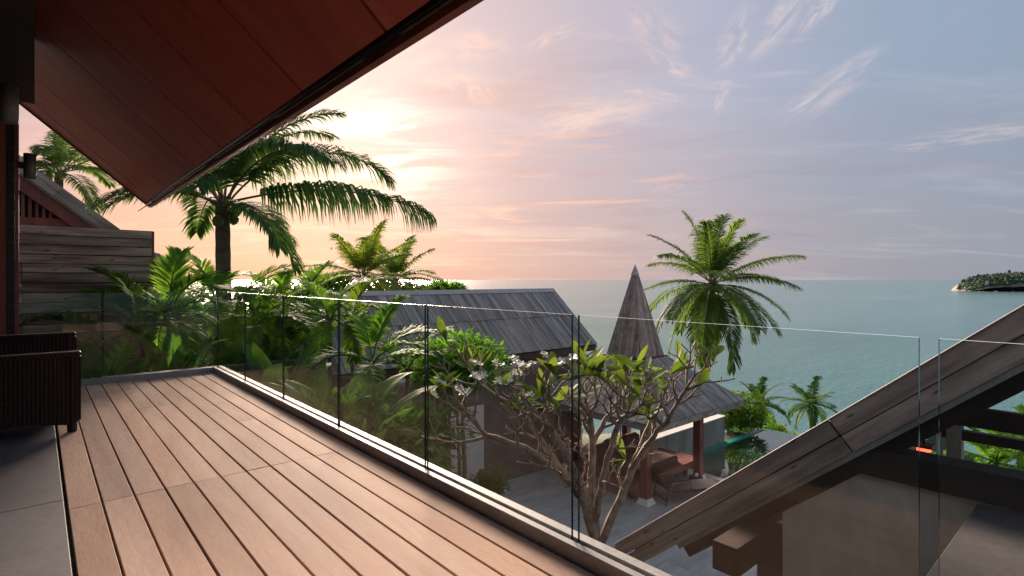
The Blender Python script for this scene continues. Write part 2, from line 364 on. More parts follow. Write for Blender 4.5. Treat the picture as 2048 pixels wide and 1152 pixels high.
def board(name, mat, parent, c, T, N, ln, wd, th, bev=.004):
    """plank centred on c: length ln along T, width wd along N, thickness th across"""
    T = Vector(T).normalized(); N = Vector(N).normalized(); X = T.cross(N)
    rot = Matrix((X, T, N)).transposed().to_euler()
    me = MB().bbox(-th/2, th/2, -ln/2, ln/2, -wd/2, wd/2, bev).mesh(name, mat)
    return put(name, me, c, parent, rot)
def struct(o): o['kind'] = 'structure'; return o

# ------------------------------------------------------------------ large setting: sea, land
SEA = -28.0
mb = MB(); mb.add([(-30000,-30000,SEA),(30000,-30000,SEA),(30000,30000,SEA),(-30000,30000,SEA)], [(0,1,2,3)])
struct(mb.build('sea', 'sea_water'))
def ground_z(x, y):
    d = FX*x+FY*y
    drop = max(0, d-21); z = -4.42-.62*drop-.0*drop
    if d < -20: z = -4.42
    fs = min(1, max(0, (4.0-y)/2.0)); z -= fs*1.6*max(0, x-9.6)
    return max(z + .25*math.sin(x*.7)*math.cos(y*.6)*(1 if drop > 0 else 0), SEA-3)
mb = MB(); n = 90; ext = 110
vsx = []
for i in range(n+1):
    for j in range(n+1):
        x = -ext+2*ext*i/n; y = -ext+2*ext*j/n; vsx.append((x, y, ground_z(x, y)))
mb.add(vsx, [(i*(n+1)+j, (i+1)*(n+1)+j, (i+1)*(n+1)+j+1, i*(n+1)+j+1) for i in range(n) for j in range(n)])
struct(mb.build('ground', 'undergrowth', smooth=True))

# courtyard paved with large stone slabs
CZ = -4.2
court = struct(MB().box(2.0, 13.95, -4, 12.0, CZ-.3, CZ-.02).build('courtyard', 'brown_render', org=Vector((8, 5, CZ))))
sm = MB().bbox(-.597, .597, -.297, .297, -.02, 0, .003).mesh('paving_slab', 'court_stone')
for i in range(10):
    for j in range(25):
        x = 2.6+1.2*i+(.6 if j % 2 else 0); y = -2.7+.6*j
        if x < 13.4 and y < 11.2: put('paving_slab', sm, (x, y, CZ), court)

# the deck: base, boards, paving strip, kerb
deck = struct(MB().box(-3.2, 1.90, -3, 8.30, CZ, -.04).build('deck', 'black_stain', org=Vector((0, 3, 0))))
rng = random.Random(4)
X0, BW, NBD = .125, .1508, 11
cache = {}
for i in range(NBD):
    x = X0+BW*i
    joints = [-2.9, 3.82 if i != 0 else 3.82, 8.14]
    if i in (4, 5): joints = [-2.9, 3.82, 6.35, 8.14]
    if i in (8,): joints = [-2.9, 3.82, 5.2, 8.14]
    for y0, y1 in zip(joints[:-1], joints[1:]):
        L = round(y1-y0, 3)
        if L not in cache: cache[L] = MB().bbox(-BW/2+.0045, BW/2-.0045, -L/2+.0015, L/2-.0015, -.028, 0, .003).mesh('deck_board', 'deck_wood')
        put('deck_board', cache[L], (x+BW/2, (y0+y1)/2, rng.uniform(-.0012,.0012)), deck)
for k, (y0, y1) in enumerate(((-2.9, 1.6), (1.6, 4.0), (4.0, 6.1), (6.1, 8.14))):
    MB().bbox(-3.15, X0-.012, y0+.002, y1-.002, -.035, 0, .003).build('paving_slab', 'stone_paving', deck, org=Vector((-1.5, (y0+y1)/2, 0)))
# kerb: two rails with the glazing groove between them
KX0, KX1, KZ, GX, KY0, KY1, GY = 1.786, 1.912, .07, 1.842, 8.145, 8.27, 8.20
mb = MB()
mb.bbox(KX0, GX-.012, -3, KY0, -.05, KZ, .004); mb.bbox(GX+.012, KX1, -3, GY+.012, -.05, KZ, .004); mb.box(GX-.012, GX+.012, -3, GY-.012, -.05, KZ-.018)
mb.bbox(-3.15, KX0-.002, KY0, GY-.012, -.05, KZ, .004); mb.bbox(-3.15, KX1, GY+.014, KY1, -.05, KZ, .004); mb.box(-3.15, GX-.012, GY-.012, GY+.012, -.05, KZ-.018)
mb.bbox(KX0, GX-.012, KY0+.002, GY-.012, -.05, KZ, .004)
struct(mb.build('kerb', 'kerb_stone', org=Vector((1.8, 4, 0))))

# glass balustrade: one thing per pane
def pane(name, a, b, label):
    """upright pane between plan points a and b"""
    a = Vector((*a, 0)); b = Vector((*b, 0)); d = (b-a).normalized(); nn = Vector((-d.y, d.x, 0))*.0065
    z0, z1 = KZ-.016, 1.09
    q = lambda p, s, z: tuple(p+s*nn+Vector((0,0,z)))
    mb = MB(); c = .0022; zz = Vector((0,0,0))
    vs = [q(a,-1,z0),q(b,-1,z0),q(b,-1,z1),q(a,-1,z1),q(a,1,z0),q(b,1,z0),q(b,1,z1),q(a,1,z1)]
    mb.add(vs, [(0,1,2,3),(5,4,7,6)], 0); mb.add(vs, [(4,0,3,7),(1,5,6,2)], 1); mb.add(vs, [(3,2,6,7)], 2)
    o = mb.build(name, ['pane_glass', 'glass_edge', 'edge_highlight'], org=(a+b)/2)
    tag(o, label, 'glass panel', 'glass balustrade panes')
ys = [-2.3, -.93, .375, 1.675, 2.93, 4.245, 5.56, 6.88, 8.175]
gp = [.018, .018, .022, .020, .014, .011, .010, .008, .006]
lab = ['', 'clear glass pane cut off by the right picture edge', 'widest looking clear glass pane in front of the pavilion, sea and gable boards',
       'glass pane in front of the feathery shrub and left frangipani branches', 'glass pane showing banana leaves below the left half of the long roof',
       'third glass pane from the far deck corner along the long side', 'second glass pane from the far deck corner along the long side', 'narrowest looking glass pane, beside the coconut trunk at the deck corner']
for i in range(1, len(ys)-1+0):
    pane('glass_pane', (GX, ys[i]+gp[i]), (GX, ys[i+1]-gp[i+1]), lab[i])
pane('glass_pane', (.605, GY), (GX-.02, GY), 'glass pane across the deck end in front of broad banana leaves')
pane('glass_pane', (-.64, GY), (.585, GY), 'glass pane across the deck end behind the wicker armchair')

# ------------------------------------------------------------------ own roof overhang
EX, EZ, SL = 1.5, 2.60, .8666
TIPY = 11.75
def sz(x): return EZ+SL*(EX-x)
roof = thing('roof_overhang', 'dark red panelled roof overhang above the deck', 'roof', (0, 4, 3))
edges = [-3.0, -1.28, -.06, 1.16, 2.38, 3.60, 4.82, 6.04, 7.4, 9.2, 10.9, TIPY]
edges = [-3.0, -1.2, .1, 1.4, 2.75, 4.03, 5.24, 6.33, 7.6, 9.6, 11.05, TIPY-.02]
for y0, y1 in zip(edges[:-1], edges[1:]):
    g = .014; xa, xb = EX-.035, -2.6
    MB().prism([(xa,y0+g,sz(xa)),(xa,y1-g,sz(xa)),(xb,y1-g,sz(xb)),(xb,y0+g,sz(xb))], (0,0,.03)).build('soffit_panel', 'red_panel', roof, org=Vector((0,(y0+y1)/2,sz(0))))
xb = -2.6
MB().prism([(EX,-3,sz(EX)+.034),(EX,TIPY,sz(EX)+.034),(xb,TIPY,sz(xb)+.034),(xb,-3,sz(xb)+.034)], (0,0,.16)).build('roof_deck', 'black_stain', roof)
MB().box(EX-.028, EX+.022, -3, TIPY, EZ-.0, EZ+.05).build('shadow_gap', 'dark_metal', roof)
gt = MB()
for k in range(7):
    y0 = -1.0+2.05*k; gt.box(EX-.012, EX+.006, y0, y0+1.6, EZ-.012, EZ-.001)
gt.build('gutter', 'gutter_metal', roof)
MB().bbox(EX+.024, EX+.075, -3, TIPY+.03, EZ-.045, EZ+.20).build('fascia_board', 'red_timber', roof)
MB().prism([(EX+.02,TIPY+.003,sz(EX)-.035),(EX+.02,TIPY+.003,sz(EX)+.20),(xb,TIPY+.003,sz(xb)+.20),(xb,TIPY+.003,sz(xb)-.035)], (0,.04,0)).build('barge_board', 'dark_timber', roof)
house = thing('own_house_wall', 'dark stained house wall and red corner post at the left edge', 'wall', (-1.2, 4, 0))
MB().box(-1.4, -1.2, -3, 8.1, 0, 4.85).build('wall', 'black_stain', house)
MB().prism([(-.45,8.05,3.2),(-.02,8.05,3.2),(-.02,8.05,sz(-.02)-.02),(-.45,8.05,sz(-.45)-.02)], (0,-11,0)).build('shade_beam', 'black_stain', house)  # added black beam, stands in for deep shade under the soffit
MB().bbox(-1.2, -.255, 7.99, 8.135, 0, 3.2).build('corner_post', 'red_timber', house)
MB().box(-.253, -.185, 8.0, 8.12, 0, 3.2).build('door_track', 'black_stain', house)
MB().box(-.183, -.150, 8.02, 8.10, 0, 3.2).build('door_jamb', 'red_timber', house)
rg = MB()
for k in range(18):
    rg.box(-.205, -.153, 7.985, 7.997, .12+.17*k, .123+.17*k)
rg.build('rung', 'gutter_metal', house)
MB().bbox(-.52, -.34, 5.3, 5.5, 0, 3.2).build('post', 'dark_timber', house)
def wall_lamp(c, side, label):
    t = thing('wall_lamp', label, 'lamp', c, 'cylinder wall lamps')
    c = Vector(c)
    MB().lathe(c, [(.046,-.135),(.055,-.135),(.055,.135),(.046,.135)], 20).build('shade', 'lamp_metal', t, True)
    MB().box(c.x-side, c.x-.05, c.y-.03, c.y+.03, c.z-.035, c.z+.035).build('bracket', 'dark_metal', t)
wall_lamp((-.155, 5.42, 2.53), .19, 'larger looking cylinder wall lamp at the left picture edge')
wall_lamp((-.060, 8.02, 2.50), .09, 'small cylinder wall lamp on bracket beside the red post')

# ------------------------------------------------------------------ wicker armchairs
def armchair(y0, label, dx=0):
    t = thing('wicker_armchair', label, 'armchair', (-.1+dx, y0+.4, 0))
    x0, x1 = -.58+dx, .262+dx
    for k, (ya, hz) in enumerate(((y0, 0), (y0+.70, .105))):
        mb = MB(); n = 10
        pts = [(x0,ya,.10)]+[(x0+(x1-x0)*i/n, ya, .055+.05*math.sin(math.pi*i/n)) for i in range(1, n)]+[(x1,ya,.10),(x1,ya,.63+hz),(x0,ya,.63+hz)]
        mb.prism(pts, (0,.10,0)); ap = mb.build('arm_panel', 'wicker', t)
        MB().bbox(x0-.01, x1+.012, ya-.012, ya+.112, .632+hz, .662+hz, .012).build('arm_rim', 'wicker', ap)
        MB().bbox(x1-.055, x1+.010, ya-.008, ya+.108, .10, .630+hz, .01).build('arm_front', 'wicker', ap)
        for xx in (x0+.05, x1-.045):
            MB().tube([(xx,ya+.05,.16),(xx,ya+.05,.002)], [.042,.033], 8).build('leg', 'wicker', t, True)
    MB().bbox(x0+.1, x1-.02, y0+.102, y0+.698, .12, .33, .02).build('seat', 'wicker', t)
    MB().bbox(x0+.14, x1, y0+.11, y0+.69, .332, .46, .04).build('cushion', 'sling', t)
    MB().bbox(x0-.02, x0+.10, y0+.102, y0+.698, .10, .80, .03).build('backrest', 'wicker', t)
armchair(5.70, 'dark brown wicker armchair at the left edge of the deck')

# ------------------------------------------------------------------ reclaimed board fence
FYY = 10.5
fence = thing('board_fence', 'weathered horizontal reclaimed board fence at the left behind the palms', 'fence', (0, FYY, -2))
rng = random.Random(8)
xr = 1.405; z = 2.035; row = 0
while z > -2.0:
    h = .145*rng.uniform(.9, 1.1); cuts = [-3.0]
    if row >= 4: cuts.append(-.16+.0)
    elif rng.random() < .4: cuts.append(rng.uniform(-1.5,-.9))
    if row > 8 and row % 2: cuts.append(rng.uniform(.5, .9))
    cuts.append(xr)
    for a, b_ in zip(cuts[:-1], cuts[1:]):
        yo = rng.uniform(-.016, .016); tl = rng.uniform(-.004,.004)
        MB().prism([(a+.002,FYY+yo,z-h+.009),(b_-.002,FYY+yo,z-h+.009+tl),(b_-.002,FYY+yo,z-.003+tl),(a+.002,FYY+yo,z-.003)], (0,.035,0)).build('board', 'old_board', fence, org=Vector(((a+b_)/2+rng.random(),FYY,z)))
    z -= h; row += 1
MB().box(-3, xr-.01, FYY+.045, FYY+.10, -4.4, 2.0).build('backing', 'black_stain', fence)
MB().box(xr+.002, xr+.03, FYY-.02, FYY+.12, -4.4, 2.03).build('end_post', 'red_timber', fence)

# ------------------------------------------------------------------ neighbouring house with louvred gable (left)
def on_y(px, py, Y):
    k = (px-1024)/FPX; d = Fv+k*Rv; return P(px, py, Y/d.y)
NY = 14.5
g = thing('gable_house', 'red timber gable house with louvred vent behind the board fence', 'house', (-1, NY, -4.4))
a0 = on_y(40, 316, NY); a1 = on_y(243, 462, NY); sl2 = (a1.z-a0.z)/(a1.x-a0.x)
zt = lambda x: a0.z+sl2*(x-a0.x)
xe = a1.x+.5; xl = a0.x-2.2
MB().prism([(xl,NY+.3,-4.4),(xe-.6,NY+.3,-4.4),(xe-.6,NY+.305,zt(xe-.6)-.42),(xl,NY+.305,zt(xl)-.42)], (0,.2,0)).build('wall', 'red_panel', g)
# verge: stepped shingle courses lying over the slope
crs = [xl+.95*i for i in range(8)]
for i, x in enumerate(crs):
    x2 = min(x+.95, xe)
    if x2-x < .1: continue
    T = Vector((1,0,sl2)).normalized(); N = Vector((-sl2,0,1)).normalized(); ct = math.cos(math.atan(sl2))
    for o0, o1 in ((0,.112),(.118,.232)):
        board('verge_board', 'barge_wood', g, Vector(((x+x2)/2, NY-.1-.006*(i%2), zt((x+x2)/2)))-N*(o0+o1)/2, T, N, (x2-x)/ct-.006, o1-o0, .05)
MB().prism([(xl,NY-.07,zt(xl)-.012),(xe,NY-.07,zt(xe)-.012),(xe,NY-.07,zt(xe)-.10),(xl,NY-.07,zt(xl)-.10)], (0,6,0)).build('roof', 'roof_board', g)
MB().prism([(xl,NY-.06,zt(xl)-.302),(xe,NY-.06,zt(xe)-.302),(xe,NY-.06,zt(xe)-.35),(xl,NY-.06,zt(xl)-.35)], (0,.3,0)).build('verge_trim', 'metal_trim', g)
MB().prism([(xl,NY,zt(xl)-.355),(xe,NY,zt(xe)-.355),(xe,NY,zt(xe)-.64),(xl,NY,zt(xl)-.64)], (0,.12,0)).build('barge_board', 'red_timber', g)
b0 = on_y(40, 432, NY); b1 = on_y(128, 432, NY)
MB().box(xl, b1.x+.25, NY+.14, NY+.26, b0.z-.30, b0.z).build('tie_beam', 'red_timber', g)
MB().prism([(xl,NY+.26,b0.z),(b1.x,NY+.26,b0.z),(b1.x-.001,NY+.26,b0.z+.02),(xl,NY+.26,zt(xl)-.5)], (0,.03,0)).build('recess', 'black_stain', g)
x = b1.x-.08
while x > xl:
    top = zt(x)-.62
    if top > b0.z+.05: MB().box(x-.05, x, NY+.14, NY+.24, b0.z+.002, top).build('louvre', 'red_timber', g)
    x -= .105

# small far house with dropping roof
hY = 30
t = thing('distant_house', 'small far house with dark hipped roof right of the fence', 'house', tuple(on_y(320, 560, hY)))
A = on_y(285, 500, hY); B = on_y(318, 509, hY); C = on_y(370, 556, hY); D = on_y(350, 570, hY); E = on_y(285, 562, hY)
MB().prism([A, B, C, D, E], (0, 4, 0)).build('roof', 'dark_timber', t)
MB().prism([A+Vector((0,-.12,.02)), B+Vector((0,-.12,.04)), C+Vector((.05,-.12,.02)), C+Vector((-.1,-.12,-.18)), B+Vector((-.1,-.12,-.35)), A+Vector((0,-.12,-.4))], (0, .1, 0)).build('verge', 'roof_board', t)
MB().prism([on_y(280,562,hY+.3), on_y(346,564,hY+.3), on_y(346,760,hY+.3), on_y(280,760,hY+.3)], (0,2.5,0)).build('wall', 'red_timber', t)
a = on_y(305,536,hY-.15); b_ = on_y(313,549,hY-.15)
MB().box(a.x, b_.x, a.y, a.y+.12, b_.z, a.z).build('window', 'white_paint', t)

# pale low building below the deck end
a = on_y(300, 655, 15); b_ = on_y(470, 655, 15)
pw = thing('garden_wall', 'pale plastered wall low behind the palms near the deck corner', 'wall', (2.5, 15, -4.4))
MB().box(a.x-.5, b_.x, 15, 15.25, -4.6, a.z-.06).build('wall', 'pale_wall', pw)
MB().box(a.x-.52, b_.x+.02, 14.97, 15.28, a.z-.058, a.z).build('coping', 'concrete', pw)

# ------------------------------------------------------------------ long shingle-roofed house
LH = thing('long_house', 'long house with grey timber shingle roof in the middle', 'house', (10, 15, -4.4))
RY, RZ, RS = 15.0, .80, .885
X1, X2 = 4.63, 15.2; EY = 12.85
rz = lambda y: RZ-RS*(RY-y)
rng = random.Random(12)
ang = math.atan(RS)
def course(yt, yb, lift, n):
    wd = (X2-X1)/n; sl_ = math.hypot(yt-yb, RS*(yt-yb))
    me = MB().box(-wd/2+.004, wd/2-.004, -sl_/2, sl_/2, -.012, .012).mesh('shingle', 'roof_board')
    for i in range(n):
        yc = (yt+yb)/2
        put('shingle', me, (X1+wd*(i+.5), yc, rz(yc)+lift+rng.uniform(-.006,.006)), LH, Euler((ang, rng.uniform(-.02,.02), 0)))
course(RY-.02, 13.95, .05, 84); course(14.02, EY, .022, 84)
MB().prism([(X1+.02,RY,RZ),(X1+.02,EY+.05,rz(EY+.05)),(X1+.02,EY+.05,rz(EY+.05)-.14),(X1+.02,RY,RZ-.14)], (X2-X1-.04,0,0)).build('roof_base', 'black_stain', LH)
MB().prism([(X1,RY,RZ-.01),(X1,RY+2.2,RZ-2.2*RS),(X1,RY+2.2,RZ-2.2*RS-.14),(X1,RY,RZ-.16)], (X2-X1,0,0)).build('rear_roof', 'roof_board', LH)
MB().prism([(X1-.03,RY-.14,RZ-.03),(X1-.03,RY,RZ+.11),(X1-.03,RY+.14,RZ-.03)], (X2-X1+.06,0,0)).build('ridge_cap', 'ridge_cap', LH)
for xx in (X1-.05, X2+.004):
    MB().prism([(xx,RY+.02,RZ+.10),(xx,EY-.03,rz(EY-.03)+.09),(xx,EY-.03,rz(EY-.03)-.12),(xx,RY+.02,RZ-.12)], (.05,0,0)).build('verge_trim', 'verge_metal', LH)
MB().box(X1+.5, X2-.6, EY+.75, RY+1.6, -4.5, rz(EY+.75)-.16).build('wall', 'brown_render', LH)
MB().box(X1+.02, X2-.02, EY-.02, EY+.04, rz(EY)-.20, rz(EY)-.02).build('eave_board', 'dark_timber', LH)

# courtyard wall with pale door
cw = thing('courtyard_wall', 'brown rendered courtyard wall with pale panel behind the frangipani', 'wall', (8, 11.3, CZ))
MB().box(4.2, 12.6, 11.2, 11.5, CZ-.3, -1.20).build('wall', 'brown_render', cw)
MB().box(4.15, 12.65, 11.15, 11.55, -1.198, -1.13).build('coping', 'concrete', cw)
MB().box(7.55, 8.75, 11.15, 11.197, CZ, -2.0).build('pale_panel', 'pale_wall', cw)

# ------------------------------------------------------------------ pavilion with spire
pc = Vector((12.38, 9.06, CZ))
pv = thing('pool_pavilion', 'open timber pavilion with spired shingle roof beside the pool', 'pavilion', pc)
H = 2.08; EZp = -2.01; TH_ = .60; TZ = -.86
def hip(k):  # face k of the lower roof: outward normal directions
    return [Vector((0,-1,0)), Vector((1,0,0)), Vector((0,1,0)), Vector((-1,0,0))][k]
rng = random.Random(5)
def planked_face(o, n, r0, z0, r1, z1, nb, mat, name, parent, thick=.02, ragged=.0):
    """trapezoid (or triangle) face from half-width r0 at z0 up to r1 at z1, split into boards running up the slope"""
    s = Vector((-n.y, n.x, 0))
    for i in range(nb):
        u0 = -r0+2*r0*i/nb; u1 = -r0+2*r0*(i+1)/nb
        def top(u):                                     # how far up the slope a board at offset u can run
            a = abs(u)
            return 1.0 if a <= r1 else (r0-a)/(r0-r1)
        def pt(u, f):
            r = r0+(r1-r0)*f; return Vector((o.x, o.y, 0))+n*r+s*u+Vector((0,0,z0+(z1-z0)*f))
        g = .004
        lo = -rng.uniform(0, ragged)
        us = [u0+g, u1-g]; poly = [pt(us[0], lo), pt(us[1], lo)]
        t1, t0 = top(us[1]), top(us[0])
        if t1 > .02: poly.append(pt(us[1], t1))
        if u0 < -r1 < u1: poly.append(pt(-r1, 1))
        if u0 < r1 < u1 and r1 > 0: poly.insert(3 if t1 > .02 else 2, pt(r1, 1))
        if t0 > .02: poly.append(pt(us[0], t0))
        if len(poly) < 3: continue
        nn = (poly[1]-poly[0]).cross(poly[2]-poly[0]).normalized()
        if nn.z < 0: nn = -nn
        j = rng.uniform(-.004, .004)
        MB().prism([p+nn*j for p in poly], nn*thick).build(name, mat, parent, org=sum(poly, Vector())/len(poly))
for k in range(4):
    planked_face(pc, hip(k), H, EZp, TH_, TZ, 30, 'roof_board', 'roof_shingle', pv)
MB().add([(pc.x+sx*(H-.03), pc.y+sy*(H-.03), EZp-.03) for sx, sy in ((-1,-1),(1,-1),(1,1),(-1,1))]+[(pc.x+sx*TH_*.9, pc.y+sy*TH_*.9, TZ-.06) for sx, sy in ((-1,-1),(1,-1),(1,1),(-1,1))],
         [(0,1,5,4),(1,2,6,5),(2,3,7,6),(3,0,4,7),(3,2,1,0),(4,5,6,7)]).build('roof_base', 'dark_timber', pv)
for k in range(4):
    n_ = hip(k); s_ = Vector((-n_.y, n_.x, 0)); a = Vector((pc.x,pc.y,0))+n_*H-s_*H; b_ = Vector((pc.x,pc.y,0))+n_*H+s_*H
    z = Vector((0,0,1))
    MB().prism([a+z*(EZp-.005), b_+z*(EZp-.005), b_+z*(EZp-.15), a+z*(EZp-.15)], -n_*.03).build('eave_board', 'roof_board', pv)
    # hip caps
    cn = (n_-s_); A0 = Vector((pc.x,pc.y,EZp+.03))+cn*H; A1 = Vector((pc.x,pc.y,TZ+.03))+cn*TH_
SB = .545; SZ = -.80; ST = 1.665
for k in range(4):
    planked_face(pc, hip(k), SB, SZ, .055, ST-.28, 9, 'spire_board', 'spire_board', pv, .02, .03)
MB().add([(pc.x+sx*.085, pc.y+sy*.085, ST-.30) for sx, sy in ((-1,-1),(1,-1),(1,1),(-1,1))]+[(pc.x,pc.y,ST+.01)], [(0,1,4),(1,2,4),(2,3,4),(3,0,4),(3,2,1,0)]).build('spire_cap', 'ridge_cap', pv)
MB().box(pc.x-.62, pc.x+.62, pc.y-.62, pc.y+.62, TZ+.0, SZ-.01).build('spire_kerb', 'dark_timber', pv)
for sx in (-1, 1):
    for sy in (-1, 1):
        x, y = pc.x+1.205*sx, pc.y+1.2*sy
        p = MB().bbox(x-.10, x+.10, y-.10, y+.10, CZ+.14, -1.75, .004).build('post', 'red_timber', pv)
        MB().add([(x-.17,y-.17,CZ),(x+.17,y-.17,CZ),(x+.17,y+.17,CZ),(x-.17,y+.17,CZ),(x-.12,y-.12,CZ+.14),(x+.12,y-.12,CZ+.14),(x+.12,y+.12,CZ+.14),(x-.12,y+.12,CZ+.14)],
                 [(0,1,5,4),(1,2,6,5),(2,3,7,6),(3,0,4,7),(4,5,6,7)]).build('post_base', 'white_paint', p)
mb = MB()
for sy in (-1.2, 1.2): mb.box(pc.x-1.9, pc.x+1.9, pc.y+sy-.06, pc.y+sy+.06, EZp-.02, EZp+.10)
mb.build('tie_beam', 'red_timber', pv)
# day bed inside
db = thing('day_bed', 'red slatted timber day bed with dark cushions under the pavilion roof', 'day bed', (pc.x, pc.y, CZ))
PZ = CZ+.50
mb = MB().bbox(pc.x-1.5, pc.x+1.5, pc.y-1.09, pc.y-1.0, PZ-.16, PZ).bbox(pc.x-1.5, pc.x+1.5, pc.y+1.0, pc.y+1.09, PZ-.16, PZ)
mb.bbox(pc.x-1.5, pc.x-1.4, pc.y-.998, pc.y+.998, PZ-.16, PZ).bbox(pc.x+1.4, pc.x+1.5, pc.y-.998, pc.y+.998, PZ-.16, PZ)
mb.build('frame', 'red_timber', db)
me = MB().bbox(-.048, .048, -.995, .995, -.03, 0, .004).mesh('slat', 'red_timber')
for i in range(26): put('slat', me, (pc.x-1.34+.1065*i, pc.y, PZ+.001), db)
for sx in (-1.2, 1.2):
    for sy in (-.8, .8): MB().box(pc.x+sx-.05, pc.x+sx+.05, pc.y+sy-.05, pc.y+sy+.05, CZ, PZ-.165).build('leg', 'red_timber', db)
MB().bbox(pc.x-1.3, pc.x+.75, pc.y-.85, pc.y+.9, PZ+.004, PZ+.17, .05).build('mattress', 'cushion', db)
for k, (xx, yy) in enumerate(((-1.0,.45),(-.2,.6),(.5,.55))):
    MB().bbox(pc.x+xx-.3, pc.x+xx+.3, pc.y+yy-.12, pc.y+yy+.12, PZ+.175, PZ+.52, .08).build('pillow', 'cushion', db)

# ------------------------------------------------------------------ pool, its wall and terrace edge
WZ = -4.30
pool = struct(MB().add([(14.2,3.0,WZ),(20.2,3.0,WZ),(20.2,9.05,WZ),(14.2,9.05,WZ)], [(0,1,2,3)]).build('pool_water', 'pool_water', org=Vector((17,6,WZ))))
mb = MB(); d0 = WZ-1.1
mb.box(14.0, 20.4, 2.8, 9.25, d0-.1, d0); mb.box(14.0, 14.2, 2.8, 9.25, d0, WZ+.06); mb.box(20.2, 20.4, 2.8, 9.25, d0, WZ-.01); mb.box(14.2, 20.2, 2.8, 3.0, d0, WZ+.06); mb.box(14.2, 20.2, 9.05, 9.25, d0, WZ+.03)
struct(mb.build('pool_basin', 'tile_green', org=Vector((17,6,d0))))
struct(MB().box(13.952, 14.198, 2.8, 9.0, CZ-.3, CZ-.008).build('pool_coping', 'court_stone', org=Vector((14,6,CZ))))
w_ = thing('pool_wall', 'grey concrete wall beside the green pool', 'wall', (16, 9.4, WZ))
MB().box(13.0, 17.7, 9.26, 9.52, WZ-1.2, WZ+.86).build('wall', 'concrete', w_)
MB().box(12.98, 17.73, 9.23, 9.55, WZ+.862, WZ+.90).build('coping', 'pale_wall', w_)
MB().box(20.402, 20.8, 2.6, 9.6, WZ-3, WZ-.10).build('pool_overflow_wall', 'concrete', org=Vector((20.6,6,WZ)))
tag(bpy.data.objects['pool_overflow_wall'], 'low concrete overflow wall at the far edge of the pool', 'wall')

# black sling lounger by the pavilion post
lo = G(1345, 1000, CZ)
lg = thing('sun_lounger', 'black sling sun lounger with raised back beside the pavilion post', 'sun lounger', lo)
mb = MB(); R_ = Matrix.Rotation(RAD(-30), 3, 'Z')
def L(x, y, z): return lo+R_ @ Vector((x, y, z))
def lbar(pts, r=.018): return MB().tube([L(*p) for p in pts], [r]*len(pts), 8)
for y in (-.32, .32):
    lbar([(-.25,y,.32),(1.25,y,.32)]).build('side_rail', 'dark_metal', lg, True)
    lbar([(-.25,y,.32),(-.62,y,.86)]).build('back_rail', 'dark_metal', lg, True)
    lbar([(-.2,y,.32),(-.15,y,.52),(.3,y,.54),(.34,y,.32)]).build('arm_rest', 'lamp_metal', lg, True)
    for x in (-.3, 1.1): lbar([(x,y,.32),(x-.03,y,0)]).build('leg', 'dark_metal', lg, True)
for x in (-.31, 1.09): lbar([(x,-.32,.1),(x,.32,.1)], .014).build('cross_bar', 'dark_metal', lg, True)
MB().prism([L(-.25,-.30,.335),L(1.25,-.30,.335),L(1.25,.30,.335),L(-.25,.30,.335)], (0,0,.014)).build('seat_sling', 'sling', lg)
MB().prism([L(-.25,-.30,.337),L(-.25,.30,.337),L(-.62,.30,.88),L(-.62,-.30,.88)], R_ @ Vector((.015,0,.012))).build('back_sling', 'sling', lg)
ps = G(1392, 972, CZ)
pot = thing('ash_bowl', 'small dark glazed bowl with white pebbles beside the pavilion post', 'bowl', ps)
MB().lathe(ps, [(.12,0),(.17,.06),(.19,.2),(.17,.26),(.15,.262)], 18).build('bowl', 'dark_metal', pot, True)
for k, (dx, dy) in enumerate(((-.05,-.03),(.06,.02))): MB().lathe(ps+Vector((dx,dy,.262)), [(.01,0),(.05,.02),(.045,.05),(.01,.065)], 10).build('pebble', 'white_paint', pot, True)

# ------------------------------------------------------------------ neighbouring gable at the right
VX = 6.0
def on_x(px, py, X):
    k = (px-1024)/FPX; d = Fv+k*Rv; return P(px, py, X/d.x)
v0 = on_x(1228, 1090, VX); v1 = on_x(2048, 612, VX); vs_ = (v1.z-v0.z)/(v1.y-v0.y)
vz = lambda y: v0.z+vs_*(y-v0.y)
gb = thing('gable_building', 'timber gable building with weathered barge boards at lower right', 'building', (7.5, 1, CZ))
yb = [v0.y, 2.05, -1.6]
ny = Vector((0, -vs_, 1)).normalized(); ty = Vector((0, -1, -vs_)).normalized()   # up the slope: -Y
def slope_board(y0, y1, o0, o1, x0, x1, name, mat, lift0=0):
    """board along the verge from y0 up to y1, lying between o0 and o1 below the roof line (measured square to it)"""
    q = lambda y, o, x: Vector((x, y, vz(y)))-ny*o
    a = q(y0,(o0+o1)/2,(x0+x1)/2); b = q(y1,(o0+o1)/2,(x0+x1)/2)
    board(name, mat, gb, (a+b)/2, b-a, ny, (b-a).length, o1-o0, x1-x0)
slope_board(yb[0], yb[1]+.008, 0, .166, VX, VX+.05, 'barge_board', 'barge_wood'); slope_board(yb[1]-.012, yb[2], 0, .170, VX+.004, VX+.05, 'barge_board', 'barge_wood')
slope_board(yb[0]-.12, yb[1]+.004, .180, .345, VX-.006, VX+.05, 'barge_board', 'barge_wood'); slope_board(yb[1]-.012, yb[2], .180, .345, VX-.002, VX+.05, 'barge_board', 'barge_wood')
slope_board(yb[0]-.75, yb[2], .345, .40, VX+.012, VX+.07, 'verge_trim', 'metal_trim')
slope_board(yb[0]-.02, yb[2], -.012, -.002, VX-.01, VX+.12, 'flashing', 'ridge_cap')
slope_board(yb[0]-.05, yb[2], .02, .16, VX+.06, VX+4.3, 'roof', 'roof_board')
slope_board(yb[0]-.2, yb[2], .161, .34, VX+.052, VX+.058, 'backing', 'black_stain')
slope_board(yb[0]-.75, yb[2], .40, .53, VX+.10, VX+.28, 'rafter', 'black_stain')
slope_board(yb[0]-.75, yb[2], .40, .60, VX+4.0, VX+4.2, 'rafter', 'black_stain')
WX = VX+.12
wl = on_x(1565, 1030, WX); zt_ = -.65
